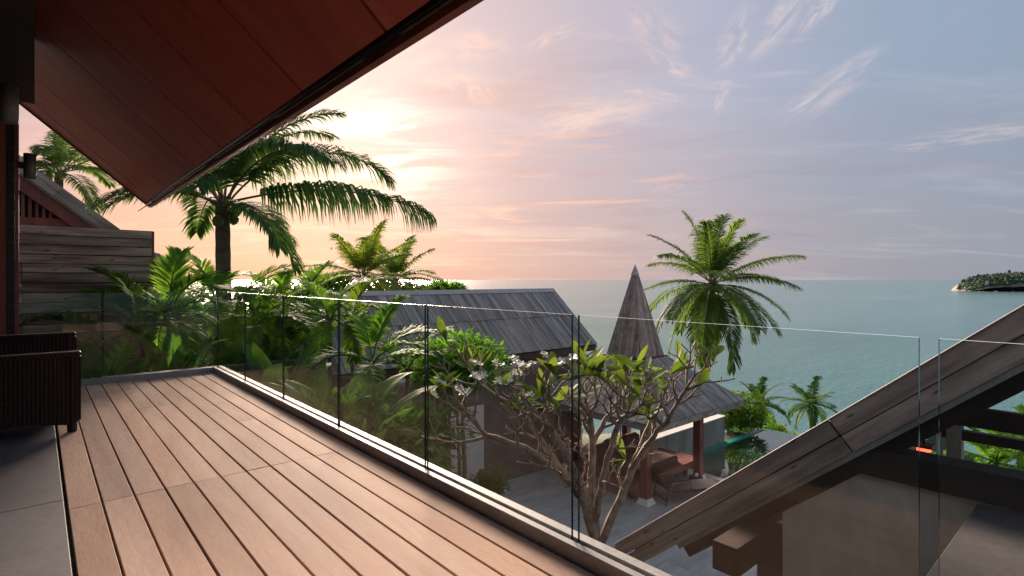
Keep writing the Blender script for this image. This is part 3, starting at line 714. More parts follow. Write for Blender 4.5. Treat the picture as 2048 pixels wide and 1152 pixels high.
def under(y): return vz(y)-.54/ny.z
ytop = v0.y+(zt_-v0.z+.54/ny.z)/vs_
MB().prism([(WX,wl.y,CZ),(WX,-2,CZ),(WX,-2,zt_),(WX,ytop,zt_),(WX,wl.y,under(wl.y))], (.18,0,0)).build('wall', 'beige_wall', gb)
MB().box(WX-.06, WX+.22, -2, ytop+.55, zt_+.002, -.385).build('tie_beam', 'black_stain', gb)
MB().box(WX-.02, WX+.2, wl.y+.002, wl.y+.27, CZ, under(wl.y+.27)).build('post', 'dark_timber', gb)
bm = on_x(1440, 1090, VX-.55)
MB().bbox(VX-.62, VX+3, 2.68, 2.95, -1.80, -1.50, .004).build('purlin', 'dark_timber', gb)
for k, dx in enumerate((.7, 1.1)): MB().tube([(VX+dx,3.02,-1.45),(VX+dx,3.02,-1.9)], [.01,.01], 6).build('hanger_rod', 'dark_metal', gb)
# far side of the room: frame, transoms, posts
XF = VX+3.4
def fz(py, px=1990): return on_x(px, py, XF).z
def fy(px, py=880): return on_x(px, py, XF).y
MB().box(XF, XF+.12, -2.5, fy(1890), fz(862), fz(822)).build('transom', 'black_stain', gb)
MB().box(XF+.02, XF+.14, -2.5, fy(1880), fz(893), fz(873)).build('transom', 'black_stain', gb)
MB().box(XF-.02, XF+.16, fy(1923), fy(1893), CZ, fz(862)-.002).build('post', 'concrete', gb)
MB().box(XF-.0, XF+.12, fy(1882), fy(1872), CZ, fz(860)).build('post', 'pale_wall', gb)
MB().box(VX+.4, XF, -2.5, 2.3, CZ, CZ+.05).build('floor', 'stone_paving', gb)
rl = on_x(1848, 898, VX+1.6)
hl = thing('red_heater_lamp', 'glowing red lamp hanging under the gable roof at right', 'lamp', rl)
MB().box(rl.x-.05, rl.x+.05, rl.y-.06, rl.y+.06, rl.z-.016, rl.z+.02).build('tube', 'red_lamp', hl)
MB().box(rl.x-.08, rl.x+.08, rl.y-.09, rl.y+.09, rl.z+.022, rl.z+.06).build('reflector', 'red_timber', hl)
MB().tube([rl+Vector((0,0,.06)), rl+Vector((0,0,.5))], [.012,.012], 6).build('stem', 'dark_metal', hl)
# stone capped parapet in front of it
pp = thing('stone_parapet', 'dark stone capped parapet at the lower right corner', 'wall', (4.6, 0, CZ))
MB().box(2.6, VX+.04, -3, .86, CZ, -.72).build('wall', 'dark_stone', pp)
MB().bbox(2.56, VX+.08, .28, .90, -.718, -.67, .004).build('coping', 'dark_stone', pp)
MB().box(2.58, VX+.06, -3, .26, -.718, -.60).build('upper_coping', 'dark_stone', pp)

# ------------------------------------------------------------------ headland across the bay
def headland():
    rng = random.Random(3)
    c0 = P(1958, 583, 1330); hl = struct(put('headland', None, (c0.x, c0.y, SEA)))
    mb = MB(); nx, ny_ = 40, 14; Wd, Dp = 420, 260
    hgt = lambda u, v: 52*(1-math.exp(-u*22)+.7*u)*math.sin(math.pi*min(1, .08+.92*v))**.7
    g = []
    for i in range(nx+1):
        for j in range(ny_+1):
            u = i/nx; v = j/ny_
            sp = .12+.88*min(1, u*4)**.6
            p = Vector((c0.x, c0.y, 0))+Rv*(Wd*u+8)+Fv*(Dp*(v-.5)*sp+60+40*u)
            g.append((p.x, p.y, SEA-.6+max(.2, .62*hgt(u, v))*(1+.1*rng.uniform(-1,1))))
    mb.add(g, [(i*(ny_+1)+j, (i+1)*(ny_+1)+j, (i+1)*(ny_+1)+j+1, i*(ny_+1)+j+1) for i in range(nx) for j in range(ny_)])
    mb.build('land', 'rock', hl, True)
    mb = MB()
    for k in range(2600):
        u = rng.random()**1.2; v = rng.uniform(.03, .8); sp = .12+.88*min(1, u*4)**.6
        p = Vector((c0.x, c0.y, 0))+Rv*(Wd*u+14)+Fv*(Dp*(v-.5)*sp+60+40*u)
        z = SEA+.62*hgt(u, v); r = rng.uniform(2.4, 6.5); hh = r*rng.uniform(.9, 1.7)
        if rng.random() < .06: hh *= 1.7; r *= .7
        n_ = 6; ring = []
        for zz, rr in ((-.2,.7),(.45,1.0),(.8,.65)):
            for a in range(n_):
                an = 6.283*a/n_+rng.random()*.5; q = r*rr*rng.uniform(.7,1.25); ring.append((p.x+q*math.cos(an), p.y+q*math.sin(an), z+hh*zz+rng.uniform(-.4,.4)))
        ring.append((p.x, p.y, z+hh*1.05))
        fs = [(i*n_+a, i*n_+(a+1)%n_, (i+1)*n_+(a+1)%n_, (i+1)*n_+a) for i in range(2) for a in range(n_)]+[(2*n_+a, 2*n_+(a+1)%n_, 3*n_) for a in range(n_)]
        mb.add(ring, fs)
    w = mb.build('woodland', 'far_leaf_hazed', hl); w['kind'] = 'stuff'
    mb = MB()
    for k in range(170):
        u = rng.random(); p = Vector((c0.x, c0.y, 0))+Rv*(Wd*u*1.0-4+8*rng.random())+Fv*(-Dp*.5*(.12+.88*min(1,u*4)**.6)+60+40*u-rng.uniform(0,8))
        s = rng.uniform(1.2, 3.6); q = lambda: rng.uniform(.6,1.3)*s
        mb.add([(p.x-q()*1.6,p.y-q(),SEA-1),(p.x+q()*1.6,p.y-q(),SEA-1),(p.x+q(),p.y+q(),SEA-1),(p.x-q(),p.y+q(),SEA-1),(p.x,p.y,SEA+q()*.7)], [(0,1,4),(1,2,4),(2,3,4),(3,0,4)])
    r_ = mb.build('rocks', 'rock', hl); r_['kind'] = 'stuff'
    for (px, py, d) in ((1974, 563, 1340), (2036, 560, 1360)):
        a = P(px, py, d); hs = thing('hillside_house', 'tiny pale house among trees on the far headland' + (' near its tip' if px < 2000 else ' at the right picture edge'), 'house', a)
        MB().box(a.x-4, a.x+4, a.y-3, a.y+3, a.z-8, a.z+2).build('wall', 'pale_wall', hs)
        MB().prism([(a.x-4.6,a.y-3.6,a.z+2),(a.x-4.6,a.y+3.6,a.z+2),(a.x-4.6,a.y,a.z+4.2)], (9.2,0,0)).build('roof', 'red_timber', hs)
headland()

# ------------------------------------------------------------------ plants
def frond(az, el, L, bend, leaf, nl, rng, wid=.035, hang=.7, pet=.16, vee=.25, rach=.03, n=16, sweep=0.0, fwd0=25, fwd1=62, arms=(1,1)):
    """pinnate leaf as one mesh, starting at the origin"""
    mb = MB(); pts = [Vector((0,0,0))]; tans = []; sd = []
    for i in range(n):
        s = (i+.5)/n; e = el-bend*s**1.25; a = az+sweep*s
        T = Vector((math.cos(a)*math.cos(e), math.sin(a)*math.cos(e), math.sin(e))); tans.append(T)
        sd.append(Vector((-math.sin(a), math.cos(a), 0))); pts.append(pts[-1]+T*(L/n))
    mb.tube(pts, [rach*(1-.93*(i/n)**.8)+.003 for i in range(n+1)], 4, True, 1)
    for k in range(nl):
        s = pet+(1-pet)*(k+rng.uniform(-.3,.3)+.3)/nl; s = min(max(s, pet), .995)
        i = min(int(s*n), n-1); base = pts[i]+(pts[i+1]-pts[i])*(s*n-i); T = tans[i]; Sd = sd[i]; N = Sd.cross(T)*-1
        if N.z < 0: N = -N
        q = (s-pet)/(1-pet)
        ll = leaf*(.55+.45*math.sin(math.pi*min(1,q*1.25+.12)) if q < .7 else .96-.62*((q-.7)/.3)**1.4)
        fa = RAD(fwd0+(fwd1-fwd0)*q)
        for side in (-1, 1):
            if rng.random() < .03: continue
            l = ll*rng.uniform(.86, 1.08)*arms[0 if side < 0 else 1]
            d = (Sd*side*math.cos(fa)+T*math.sin(fa)+N*(vee+rng.uniform(-.12,.12))).normalized()
            wv = d.cross(N).normalized()
            p = base.copy(); ring = []; hg = hang*rng.uniform(.7, 1.3)
            for j, (f, w) in enumerate(((0,.45),(.33,1.0),(.68,.8),(1,0))):
                if j: p = p+d*(l/3); d = (d+Vector((0,0,-hg*(.32+.2*j)))).normalized()
                if w: ring += [p-wv*wid*w*.5, p+wv*wid*w*.5]
                else: ring.append(p)
            mb.add(ring, [(0,1,3,2),(2,3,5,4),(4,5,6)], 0)
    return mb
def palm(name, label, base, top, r0, r1, fr, leafmat, rng, stem='palm_bark', group=None, lean=0.0, nuts=0, cat='palm tree', rings=True):
    """fr: list of dicts for the fronds"""
    base = Vector(base); top = Vector(top); t = thing(name, label, cat, base, group)
    n = 34; mb = MB(); pts = []; rad = []
    side = Rv*lean
    for i in range(n+1):
        s = i/n; pts.append(base.lerp(top, s)+side*math.sin(math.pi*s)); r = r0+(r1-r0)*s**.8
        if rings: r *= 1+.05*(i % 2)
        if i == 0: r *= 1.25
        rad.append(r)
    mb.tube(pts, rad, 10); mb.build('trunk', stem, t, True)
    for f in fr:
        f = dict(f); az = f.pop('az'); el = f.pop('el'); L = f.pop('L'); bend = f.pop('bend'); leaf = f.pop('leaf'); nl = f.pop('nl'); mt = f.pop('mat', leafmat)
        me = frond(az, el, L, bend, leaf, nl, rng, **f).mesh('frond', [mt, 'thin_bark'] if not mt.startswith('areca') else [mt, 'areca_leaf'])
        put('frond', me, top+Vector((math.cos(az), math.sin(az), 0))*r1*.6+Vector((0,0,rng.uniform(-.06,.06))), t)
    for k in range(nuts):
        a = rng.uniform(0, 6.28); c = top+Vector((math.cos(a)*.26, math.sin(a)*.26, rng.uniform(-.42,-.12)))
        MB().lathe(c, [(.02,-.13),(.09,-.08),(.115,0),(.09,.08),(.02,.12)], 9).build('coconut', 'coconut', t, True)
    return t
def crown(rng, n, L, leaf, nl, top_el=82, low_el=-25, hang=.7, wid=.04, bendk=1.0, **kw):
    o = []
    for i in range(n):
        s = (i+.5)/n; el = RAD(top_el+(low_el-top_el)*s**.9+rng.uniform(-7,7))
        o.append(dict(az=i*2.39996+rng.uniform(-.25,.25), el=el, L=L*rng.uniform(.85,1.08)*(.8+.2*min(1,s*3)), bend=RAD(rng.uniform(45,70)*bendk)*(.6+.6*s), leaf=leaf*rng.uniform(.9,1.1), nl=nl, hang=hang*rng.uniform(.7,1.4), wid=wid, **kw))
    return o

# big coconut palm by the deck corner
rng = random.Random(21)
D1 = 11.3; ct = P(445, 405, D1); cb = P(470, 900, D1); cb.z = -4.5
def F_(az, el, L, bend, leaf=.72, nl=62, hang=.8, **k): return dict(az=AZ(az), el=RAD(el), L=L, bend=RAD(bend), leaf=leaf*1.1, nl=int(nl*1.35) if nl < 100 else nl, hang=hang, wid=k.pop('wid', .048), pet=k.pop('pet', .16), **k)
fr = [F_(8, 16, 4.2, 41, 1.25, 120, 3.0), F_(25, 56, 3.9, 96, 1.15, 105, 1.5), F_(335, 50, 3.2, 86, 1.0, 90, 1.0), F_(60, 68, 3.7, 72, .75, 64, .9), F_(100, 74, 3.6, 60, .7), F_(20, 74, 3.3, 70, .7, 60, .8),
      F_(330, 2, 2.1, 70, .7, 46, .9), F_(352, -12, 2.2, 68, .55, 44, 1.0), F_(205, 22, 1.9, 60, .8, 48, .9), F_(228, 26, 2.1, 70, .85, 50, .9), F_(285, 44, 1.8, 95, .8, 46, .6), F_(160, 48, 3.0, 80, .7), F_(130, 20, 2.8, 70, .7),
      F_(185, 66, 3.0, 70, .7), F_(80, 10, 2.6, 70, .6), F_(290, 70, 2.8, 80, .8)]
palm('coconut_palm', 'tall coconut palm with long drooping fronds by the deck corner', cb, ct, .20, .135, fr, 'coco_leaf_dark', rng, group='coconut palms', lean=-.06, nuts=3)
# palm behind the roof corner, far left
rng = random.Random(33); D2 = 21; ct = P(118, 345, D2); cb = ct.copy(); cb.z = -4.5
palm('coconut_palm', 'coconut palm behind the roof corner at the far left', cb, ct, .2, .14, [F_(-12,10,3.9,48,.7,60,1.2), F_(0,30,4.0,60,.7,60,1.0), F_(-30,-5,3.3,55), F_(20,50,3.6,75), F_(130,62,3.4,50), F_(60,66,3.2,60), F_(180,30,3.4,70), F_(200,5,3,60), F_(230,30,3,80), F_(265,20,2.6,85), F_(300,20,3,80), F_(95,30,3.2,70), F_(100,78,2.9,40), F_(-60,40,3.0,80)], 'coco_leaf', rng, group='coconut palms')
# pair of golden palms in the middle distance
rng = random.Random(44); D3 = 30; ct = P(725, 553, D3); cb = ct.copy(); cb.z = ground_z(cb.x, cb.y)-.3
fr = crown(rng, 27, 4.0, .95, 70, 86, -44, .9, .06)
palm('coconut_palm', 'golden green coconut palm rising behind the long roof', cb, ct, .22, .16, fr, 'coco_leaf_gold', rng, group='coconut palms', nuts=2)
D3 = 36; ct = P(790, 560, D3); cb = ct.copy(); cb.z = ground_z(cb.x, cb.y)-.3
palm('coconut_palm', 'coconut palm half hidden right behind the golden palm', cb, ct, .22, .16, crown(rng, 24, 4.0, .9, 64, 84, -40, .8, .065), 'coco_leaf', rng, group='coconut palms')
# coconut palm behind the pavilion
rng = random.Random(52); D4 = 24.5; ct = P(1424, 566, D4); cb = P(1385, 860, D4); cb.z = ground_z(cb.x, cb.y)-.3
fr = crown(rng, 34, 3.85, .95, 84, 88, -66, .95, .046, .92)
palm('coconut_palm', 'full coconut palm in front of the sea behind the spired pavilion', cb, ct, .2, .14, fr, 'coco_leaf', rng, group='coconut palms', lean=.12, nuts=9)
# small palms by the shore
rng = random.Random(61)
for px, py, d, lb in ((1517, 806, 29, 'small dense palm beyond the pool, nearer the pavilion roof'), (1622, 808, 30, 'small dense palm just above the weathered gable board'), (1990, 925, 17, 'green palm seen through the opening under the gable'), (2040, 900, 19, 'palm at the right edge seen under the gable')):
    ct = P(px, py, d); cb = ct.copy(); cb.z = ground_z(cb.x, cb.y)-.3
    if cb.z > ct.z-.6: cb.z = ct.z-1.5
    palm('shore_palm', lb, cb, ct, .13, .09, crown(rng, 16, 1.75, .48, 34, 84, -45, .55, .06, 1.1, pet=.1), 'dark_leaf' if px < 1900 else 'areca_leaf', rng, 'thin_bark', 'small palms below the terrace')

# areca palms in the garden bed
rng = random.Random(70)
def areca(px, py, d, n, L, label, lean=0, mat='areca_leaf', el=(80, 0), azs=None, leaf=.42, nl=26):
    ct = P(px, py, d); cb = ct.copy(); cb.z = -4.45
    fr = []
    for i in range(n):
        s = i/max(1, n-1); e = el[0]+(el[1]-el[0])*s+rng.uniform(-8,8)
        az = AZ(azs[i]) if azs and i < len(azs) else i*2.4+rng.uniform(-.3,.3)
        fr.append(dict(az=az, el=RAD(e), L=L*rng.uniform(.85,1.1), bend=RAD(rng.uniform(55,90)), leaf=leaf*rng.uniform(.9,1.1), nl=nl, hang=.35*rng.uniform(.6,1.5), wid=.05, pet=.2, vee=.3, rach=.018, fwd0=35, fwd1=66, n=12))
    palm('areca_palm', label, cb, ct, .05, .035, fr, mat, rng, 'thin_bark', 'areca palms in the garden bed')
areca(285, 650, 8.0, 6, 1.15, 'areca palm with lime green arching frond in front of the board fence', azs=[190,170,10,230,330,120], el=(78,5), mat='lime_leaf', leaf=.5, nl=34)
areca(338, 625, 8.5, 8, 1.0, 'areca palm with drooping fan crown right of the board fence', azs=[100,0,180,230,280,320,40,140], el=(85,-25))
areca(215, 690, 7.6, 5, 1.15, 'dark areca palm low in front of the board fence', azs=[185,10,30,200,300], el=(50,8), mat='dark_leaf')
areca(432, 600, 10.4, 9, 1.15, 'areca palm with upright frond just left of the coconut trunk', azs=[175,95,150,200,20,250,300,340,60], el=(84,-20))
areca(480, 590, 10.8, 6, 1.5, 'areca palm with frond arching right of the coconut trunk', azs=[10,25,60,330,200,290], el=(58,-5), leaf=.36)
areca(560, 612, 12.0, 10, 1.25, 'areca palm behind the second glass pane', azs=[95,170,30,10,150,230,280,330,60,200], el=(82,-20))
areca(612, 608, 12.6, 10, 1.35, 'areca palm with fan of narrow leaflets left of the long roof', azs=[60,100,20,150,330,200,240,290,0,180], el=(80,-15))
areca(660, 640, 11.0, 9, 1.05, 'slim areca palm in front of the left end of the long roof', el=(82,-30))
areca(705, 640, 11.6, 8, 1.0, 'bright areca palm at the left end of the roof ridge', el=(80,-20), mat='lime_leaf')
areca(745, 720, 9.0, 7, 1.25, 'areca palm with tall feathered frond in front of the shingle roof', azs=[60,120,20,330,200,0,280], el=(76,5), leaf=.4, nl=34)
areca(815, 735, 9.6, 6, .95, 'small areca palm beside the feathery shrub', el=(70,0), mat='dark_leaf')
areca(520, 640, 10.0, 9, 1.1, 'areca palm low behind the first glass panes', el=(75,-25))

# broad leaved banana and heliconia plants
def blade(L, W, bend, fold, rng, n=12):
    """banana leaf from the origin growing up and arching to +X"""
    mb = MB(); m_ = 4; p = Vector((0,0,0)); vs = []; pet = .22
    path = [p.copy()]
    for i in range(n):
        e = RAD(84)-bend*((i+.5)/n)**1.4; p = p+Vector((math.cos(e),0,math.sin(e)))*(L/n); path.append(p.copy())
    mb.tube(path[:int(n*.9)], [.018*(1-.85*i/n) for i in range(int(n*.9))], 5, True, 1)
    st = int(n*pet); rip = [rng.uniform(-.03,.03) for _ in range(40)]
    for i in range(st, n+1):
        s = (i-st)/(n-st); w = W*.5*max(.02, math.sin(math.pi*min(1, s*.93+.07))**.55)
        if i == n: w = .01
        t = (path[min(i+1,n)]-path[max(i-1,0)]).normalized(); N = Vector((-t.z,0,t.x))
        for j in range(-m_, m_+1):
            f = j/m_; vs.append(path[i]+Vector((0,1,0))*w*f*(1-.1*abs(f))+N*(fold*w*abs(f)-.25*w*f*f+rip[(i*3+j) % 40]*w*abs(f)*1.6))
    k = 2*m_+1; R_ = n+1-st
    mb.add(vs, [(i*k+j, i*k+j+1, (i+1)*k+j+1, (i+1)*k+j) for i in range(R_-1) for j in range(k-1)], 0)
    return mb
def banana(px, py, d, zb, n, L, W, label, rng, mat='banana_leaf', azs=None, tilt=(.0,.5)):
    c = P(px, py, d); c.z = zb
    t = thing('banana_plant', label, 'plant', c, 'broad leaved plants in the garden bed')
    MB().tube([c+Vector((0,0,-.1)), c+Vector((0,0,.5))], [.07,.045], 8).build('stem', 'thin_bark', t, True)
    for i in range(n):
        az = AZ(azs[i]) if azs and i < len(azs) else i*2.4+rng.uniform(-.4,.4)
        me = blade(L*rng.uniform(.8,1.1), W*rng.uniform(.85,1.15), RAD(rng.uniform(25,85)), rng.uniform(.15,.5), rng).mesh('leaf', [mat, 'lime_leaf'], True)
        put('leaf', me, c+Vector((math.cos(az), math.sin(az), 0))*.04+Vector((0,0,.3)), t, Euler((rng.uniform(-.25,.25), rng.uniform(*tilt), az)))
rng = random.Random(81)
banana(195, 700, 7.45, -1.15, 6, 1.6, .42, 'banana plant with bright leaf beside the wicker armchair', rng, azs=[190,160,20,120,340,60], tilt=(-.15,.2))
banana(335, 700, 8.1, -1.05, 5, 1.45, .42, 'banana plant with upright blue green leaf behind the deck end', rng, azs=[130,95,180,20,60], tilt=(-.2,.1))
banana(480, 720, 9.2, -1.4, 6, 1.5, .40, 'banana plant at the foot of the coconut trunk', rng)
banana(560, 730, 9.2, -1.5, 6, 1.55, .40, 'banana plant behind the second pane from the corner', rng)
banana(630, 740, 8.6, -1.55, 6, 1.6, .42, 'banana plant behind the third pane from the corner', rng)
banana(705, 760, 7.6, -1.75, 7, 1.75, .44, 'banana plant with large leaves left of the feathery shrub', rng)
banana(640, 860, 6.0, -2.4, 6, 1.7, .40, 'banana plant seen dimly through the deck reflection', rng)
banana(745, 900, 5.4, -2.6, 7, 1.7, .36, 'heliconia with long leaves low behind the middle pane', rng)
banana(800, 930, 5.2, -2.7, 6, 1.65, .30, 'heliconia with slanting leaf crossing the pane edge', rng, azs=[10,30,350,180,120,60], tilt=(.2,.7))
banana(870, 960, 6.2, -3.2, 5, 1.5, .30, 'heliconia low in front of the pale courtyard panel', rng)

# leafy shrubs and round trees
def leaf_cloud(c, rad, n, size, rng, lobes=9, flat=1.0, wr=.45):
    mb = MB(); c = Vector(c); cl = []
    for k in range(lobes):
        v = Vector((rng.gauss(0,1), rng.gauss(0,1), rng.gauss(0,1))).normalized()*rng.uniform(.35,.8)
        cl.append((Vector((v.x*rad[0], v.y*rad[1], v.z*rad[2])), rng.uniform(.35,.6)))
    for k in range(n):
        o, s = rng.choice(cl); v = Vector((rng.gauss(0,1), rng.gauss(0,1), rng.gauss(0,1))).normalized()*rng.uniform(.55,1.08)
        p = c+o+Vector((v.x*rad[0], v.y*rad[1], v.z*rad[2]*flat))*s
        d = (v+Vector((rng.uniform(-.8,.8), rng.uniform(-.8,.8), rng.uniform(-.9,.4)))).normalized(); w = d.cross(Vector((rng.uniform(-.4,.4), rng.uniform(-.4,.4), 1))).normalized()
        l = size*rng.uniform(.6,1.35); u = w.cross(d)
        mb.add([p, p+d*l*.5+w*l*wr*.5+u*l*.06, p+d*l, p+d*l*.5-w*l*wr*.5+u*l*.06], [(0,1,2),(0,2,3)])
    return mb, cl
def shrub(name, label, c, rad, n, size, mat, rng, zb=None, cat='shrub', group='shrubs in the gardens', lobes=9, stems=3, wr=.45, flat=1.0):
    c = Vector(c); zb = -4.45 if zb is None else zb
    t = thing(name, label, cat, (c.x, c.y, zb), group)
    mb, cl = leaf_cloud(c, rad, n, size, rng, lobes, flat, wr); mb.build('crown', mat, t)
    mb = MB()
    for k in range(stems):
        o = cl[k % len(cl)][0]; b0 = Vector((c.x+rng.uniform(-.12,.12)*rad[0], c.y+rng.uniform(-.12,.12)*rad[1], zb))
        mb.tube([b0, b0.lerp(c+o*.5, .5)+Vector((rng.uniform(-.1,.1),rng.uniform(-.1,.1),0)), c+o*.8], [.045*max(rad)+.01, .03*max(rad)+.008, .012], 6)
    mb.build('trunk', 'thin_bark', t, True); return t
rng = random.Random(90)
shrub('feathery_shrub', 'dense feathery bright green shrub in front of the courtyard wall', P(905, 728, 10.2), (1.05,1.0,.52), 7500, .13, 'shrub_leaf', rng, lobes=16, stems=4, wr=.4)
shrub('leafy_shrub', 'dark leafy shrub behind the coconut trunk', P(520, 650, 13.5), (1.2,1.2,1.0), 5000, .2, 'dark_leaf', rng)
shrub('leafy_shrub', 'leafy shrub left of the long shingle roof', P(600, 648, 14.5), (1.3,1.2,1.0), 5000, .2, 'shrub_leaf', rng)
shrub('leafy_shrub', 'leafy shrub between the small far house and coconut trunk', P(385, 625, 15.8), (1.3,1.0,.8), 4500, .2, 'shrub_leaf', rng)
shrub('leafy_shrub', 'low shrub at the foot of the courtyard wall', P(975, 950, 12.4), (.55,.5,.45), 1500, .12, 'dark_leaf', rng, CZ)
shrub('leafy_shrub', 'bright lime shrub behind the concrete pool wall', P(1462, 832, 20.5), (1.3,1.2,.75), 4500, .17, 'lime_leaf', rng, -6)
shrub('leafy_shrub', 'dark shrub right of the concrete pool wall', P(1510, 872, 21.5), (1.0,1.0,.8), 3500, .17, 'shrub_leaf', rng, -7)
shrub('leafy_shrub', 'lime shrub between pool and gable board', P(1565, 888, 21.5), (1.1,1.0,.65), 4000, .15, 'lime_leaf', rng, -7)
shrub('round_tree', 'round leafy tree just above the roof ridge near the sea', P(905, 588, 42), (1.9,1.6,1.2), 5200, .3, 'shrub_leaf', rng, -14, 'tree')
shrub('round_tree', 'low tree behind the golden palms at the ridge', P(830, 592, 44), (1.9,1.6,1.2), 3800, .34, 'dark_leaf', rng, -14, 'tree')
shrub('leafy_shrub', 'shrub between the areca palms behind the roof ridge', P(655, 596, 26), (1.6,1.4,1.0), 4500, .24, 'lime_leaf', rng, -7)
shrub('leafy_shrub', 'low planting behind the glass near the deck corner', P(455, 770, 9.6), (1.6,.8,.7), 4000, .16, 'dark_leaf', rng)
shrub('leafy_shrub', 'low shade planting under the banana leaves', P(680, 900, 7.6), (1.8,1.2,.8), 4500, .2, 'dark_leaf', rng)
# slim bare trunks in front of the pale panel
for px, d, lb in ((893, 9.9, 'slim bare trunk left under the feathery shrub'), (928, 9.7, 'slim bare trunk right under the feathery shrub')):
    a = P(px, 760, d); b_ = a.copy(); b_.z = CZ
    t = thing('slender_tree', lb, 'tree', b_, 'slim trunks under the shrub')
    MB().tube([b_.lerp(a, i/8)+Vector((.02*math.sin(i*1.7),.02*math.cos(i),0)) for i in range(9)], [.055-.003*i for i in range(9)], 8).build('trunk', 'thin_bark', t, True)
    mb, _ = leaf_cloud(a+Vector((0,0,.05)), (.4,.4,.2), 350, .2, rng, 4); mb.build('crown', 'shrub_leaf', t)

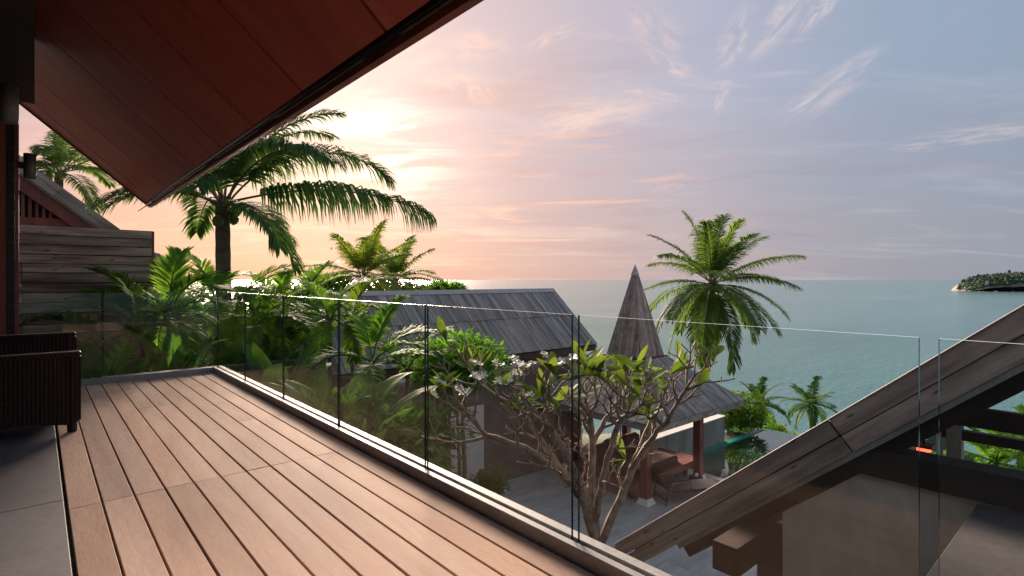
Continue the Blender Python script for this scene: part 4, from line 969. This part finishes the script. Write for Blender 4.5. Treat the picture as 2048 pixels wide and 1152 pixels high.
# ------------------------------------------------------------------ frangipani
def frangipani():
    rng = random.Random(103)
    D = 6.0; base = P(1196, 1095, D); root = base.copy(); root.z = CZ
    t = thing('frangipani_tree', 'frangipani tree with bare forking branches and few leaves before the pavilion', 'tree', root)
    mb = MB(); tips = []
    mb.tube([root, root.lerp(base, .5)+Vector((.08,0,0)), base], [.15,.12,.105], 10, True, 0, .06, rng)
    def branch(p, d, L, r, depth):
        n = 5; pts = [p]; q = p.copy(); dd = d.copy()
        for i in range(n):
            dd = (dd+Vector((rng.uniform(-.16,.16), rng.uniform(-.16,.16), .085))).normalized(); q = q+dd*(L/n); pts.append(q.copy())
        r1 = r*.80
        mb.tube(pts, [r+(r1-r)*i/n+(.10*r if i in (0, n) else 0) for i in range(n+1)], 7, True, 0, .05, rng)
        if depth == 0 or r1 < .0065: tips.append((q, dd)); return
        k = 2 if rng.random() < .5 else 3
        a0 = rng.uniform(0, 6.28); x = dd.cross(Vector((.2,.3,1))).normalized(); y = dd.cross(x)
        for i in range(k):
            a = a0+6.283*i/k+rng.uniform(-.4,.4); sp = rng.uniform(.55,.95)
            nd = (dd+sp*(math.cos(a)*x+math.sin(a)*y)).normalized()
            nd.z *= .8; nd.normalize()
            branch(q, nd, L*rng.uniform(.70,.92), r1*rng.uniform(.74,.84), depth-1)
    def tgt(px, py, d): return P(px, py, d)
    def limb(pts, r0, r1, depth, L):
        r0 *= .72; r1 *= .72; pts = [Vector(p) for p in pts]; fine = []
        for i in range(len(pts)-1):
            for s in range(5): fine.append(pts[i].lerp(pts[i+1], s/5)+Vector((rng.uniform(-.013,.013), rng.uniform(-.013,.013), rng.uniform(-.013,.013))))
        fine.append(pts[-1]); n = len(fine)-1
        mb.tube(fine, [(r0+(r1-r0)*i/n)*rng.uniform(.9,1.14) for i in range(n+1)], 8, True, 0, .09, rng)
        dd = (fine[-1]-fine[-3]).normalized(); x = dd.cross(Vector((.2,.3,1))).normalized(); y = dd.cross(x); a0 = rng.uniform(0,6.28)
        for i in range(3):
            a = a0+2.1*i; nd = (dd+.75*(math.cos(a)*x+math.sin(a)*y)).normalized(); branch(fine[-1], nd, L, r1*.8, depth)
        for f in (.38, .55, .68, .8, .92):
            i = int(n*f); a = rng.uniform(0,6.28); nd = (dd*.5+.9*(math.cos(a)*x+math.sin(a)*y)+Vector((0,0,.4))).normalized(); branch(fine[i], nd, L*.8, r1*.75, depth-1)
    b = base
    limb([b, tgt(1172,1010,6.0), tgt(1120,940,5.9), tgt(1050,895,5.8), tgt(975,872,5.7)], .080, .034, 3, .30)
    limb([b, tgt(1165,990,5.9), tgt(1130,900,5.7), tgt(1085,840,5.6)], .085, .038, 3, .24)
    limb([b, tgt(1180,990,6.1), tgt(1186,900,6.1), tgt(1180,830,6.0)], .080, .038, 3, .23)
    limb([b, tgt(1235,1010,6.1), tgt(1262,940,6.2), tgt(1300,850,6.2), tgt(1320,815,6.2)], .070, .034, 3, .21)
    limb([tgt(1190,1040,6.0), tgt(1205,960,5.8), tgt(1235,850,5.7), tgt(1250,830,5.6)], .058, .034, 3, .21)
    limb([tgt(1125,945,5.9), tgt(1050,830,6.2), tgt(960,770,6.3)], .050, .030, 3, .27)
    limb([tgt(1262,940,6.2), tgt(1300,880,5.9), tgt(1340,835,5.8), tgt(1372,780,5.7)], .045, .028, 2, .22)
    limb([tgt(1180,900,6.1), tgt(1215,830,6.3), tgt(1240,800,6.4)], .045, .030, 3, .19)
    mb.build('trunk', 'plumeria_bark', t, True)
    # leaves: a few shared shapes
    def lf(L, W, curl):
        m_ = MB(); n = 7; vs = []
        for i in range(n+1):
            s = i/n; w = W*.5*(math.sin(math.pi*min(1, s**1.25*.97+.03))**.75 if i < n else .03)
            zc = curl*s*s*L; vs += [(s*L,-w,zc+.22*w), (s*L,0,zc), (s*L,w,zc+.22*w)]
        m_.add(vs, [(i*3+j, i*3+j+1, (i+1)*3+j+1, (i+1)*3+j) for i in range(n) for j in range(2)]); return m_.mesh('leaf', 'plumeria_leaf', True)
    shapes = [lf(.26,.092,-.15), lf(.32,.105,.1), lf(.22,.08,-.3), lf(.28,.108,-.05)]
    # five-petalled blossoms in clusters
    def blossom():
        m_ = MB()
        for q in range(6):
            c = Vector((rng.uniform(-.05,.05), rng.uniform(-.05,.05), rng.uniform(.0,.06))); tl = Euler((rng.uniform(-.8,.8), rng.uniform(-.8,.8), 0)).to_matrix()
            for k in range(5):
                a = 1.2566*k; e = Vector((math.cos(a), math.sin(a), .25)); s = Vector((-math.sin(a), math.cos(a), 0))
                m_.add([c, c+tl @ (e*.022+s*.014), c+tl @ (e*.042+s*.008), c+tl @ (e*.042-s*.010), c+tl @ (e*.022-s*.013)], [(0,1,2,3,4)])
        m_.tube([(0,0,-.06),(0,0,.02)], [.008,.006], 5, True, 1); return m_.mesh('flower', ['petal', 'plumeria_leaf'])
    fl = [blossom() for _ in range(3)]
    nf = 0
    for q, d in tips:
        s = (q-Vector((0,0,CAMZ))); dep = s.dot(Fv); py = HOR-s.z/dep*FPX; px = 1024+s.dot(Rv)/dep*FPX
        hi = py < 800
        if rng.random() > (.13 if hi and px > 1120 else .05 if hi else .025): 
            if hi and px < 1150 and rng.random() < .3 and nf < 18:
                put('flower', rng.choice(fl), q, t, Euler((rng.uniform(-.4,.4), rng.uniform(-.4,.4), rng.uniform(0,6)))); nf += 1
            continue
        for k in range(rng.randint(3, 6)):
            put('leaf', rng.choice(shapes), q, t, Euler((rng.uniform(-.5,.5), -rng.uniform(-.1,1.25), rng.uniform(0,6.28)), 'XYZ'))
        if rng.random() < .16 and nf < 22: put('flower', rng.choice(fl), q+Vector((0,0,.05)), t, Euler((rng.uniform(-.4,.4), rng.uniform(-.4,.4), rng.uniform(0,6)))); nf += 1
    print('tips', len(tips), 'flowers', nf)
frangipani()
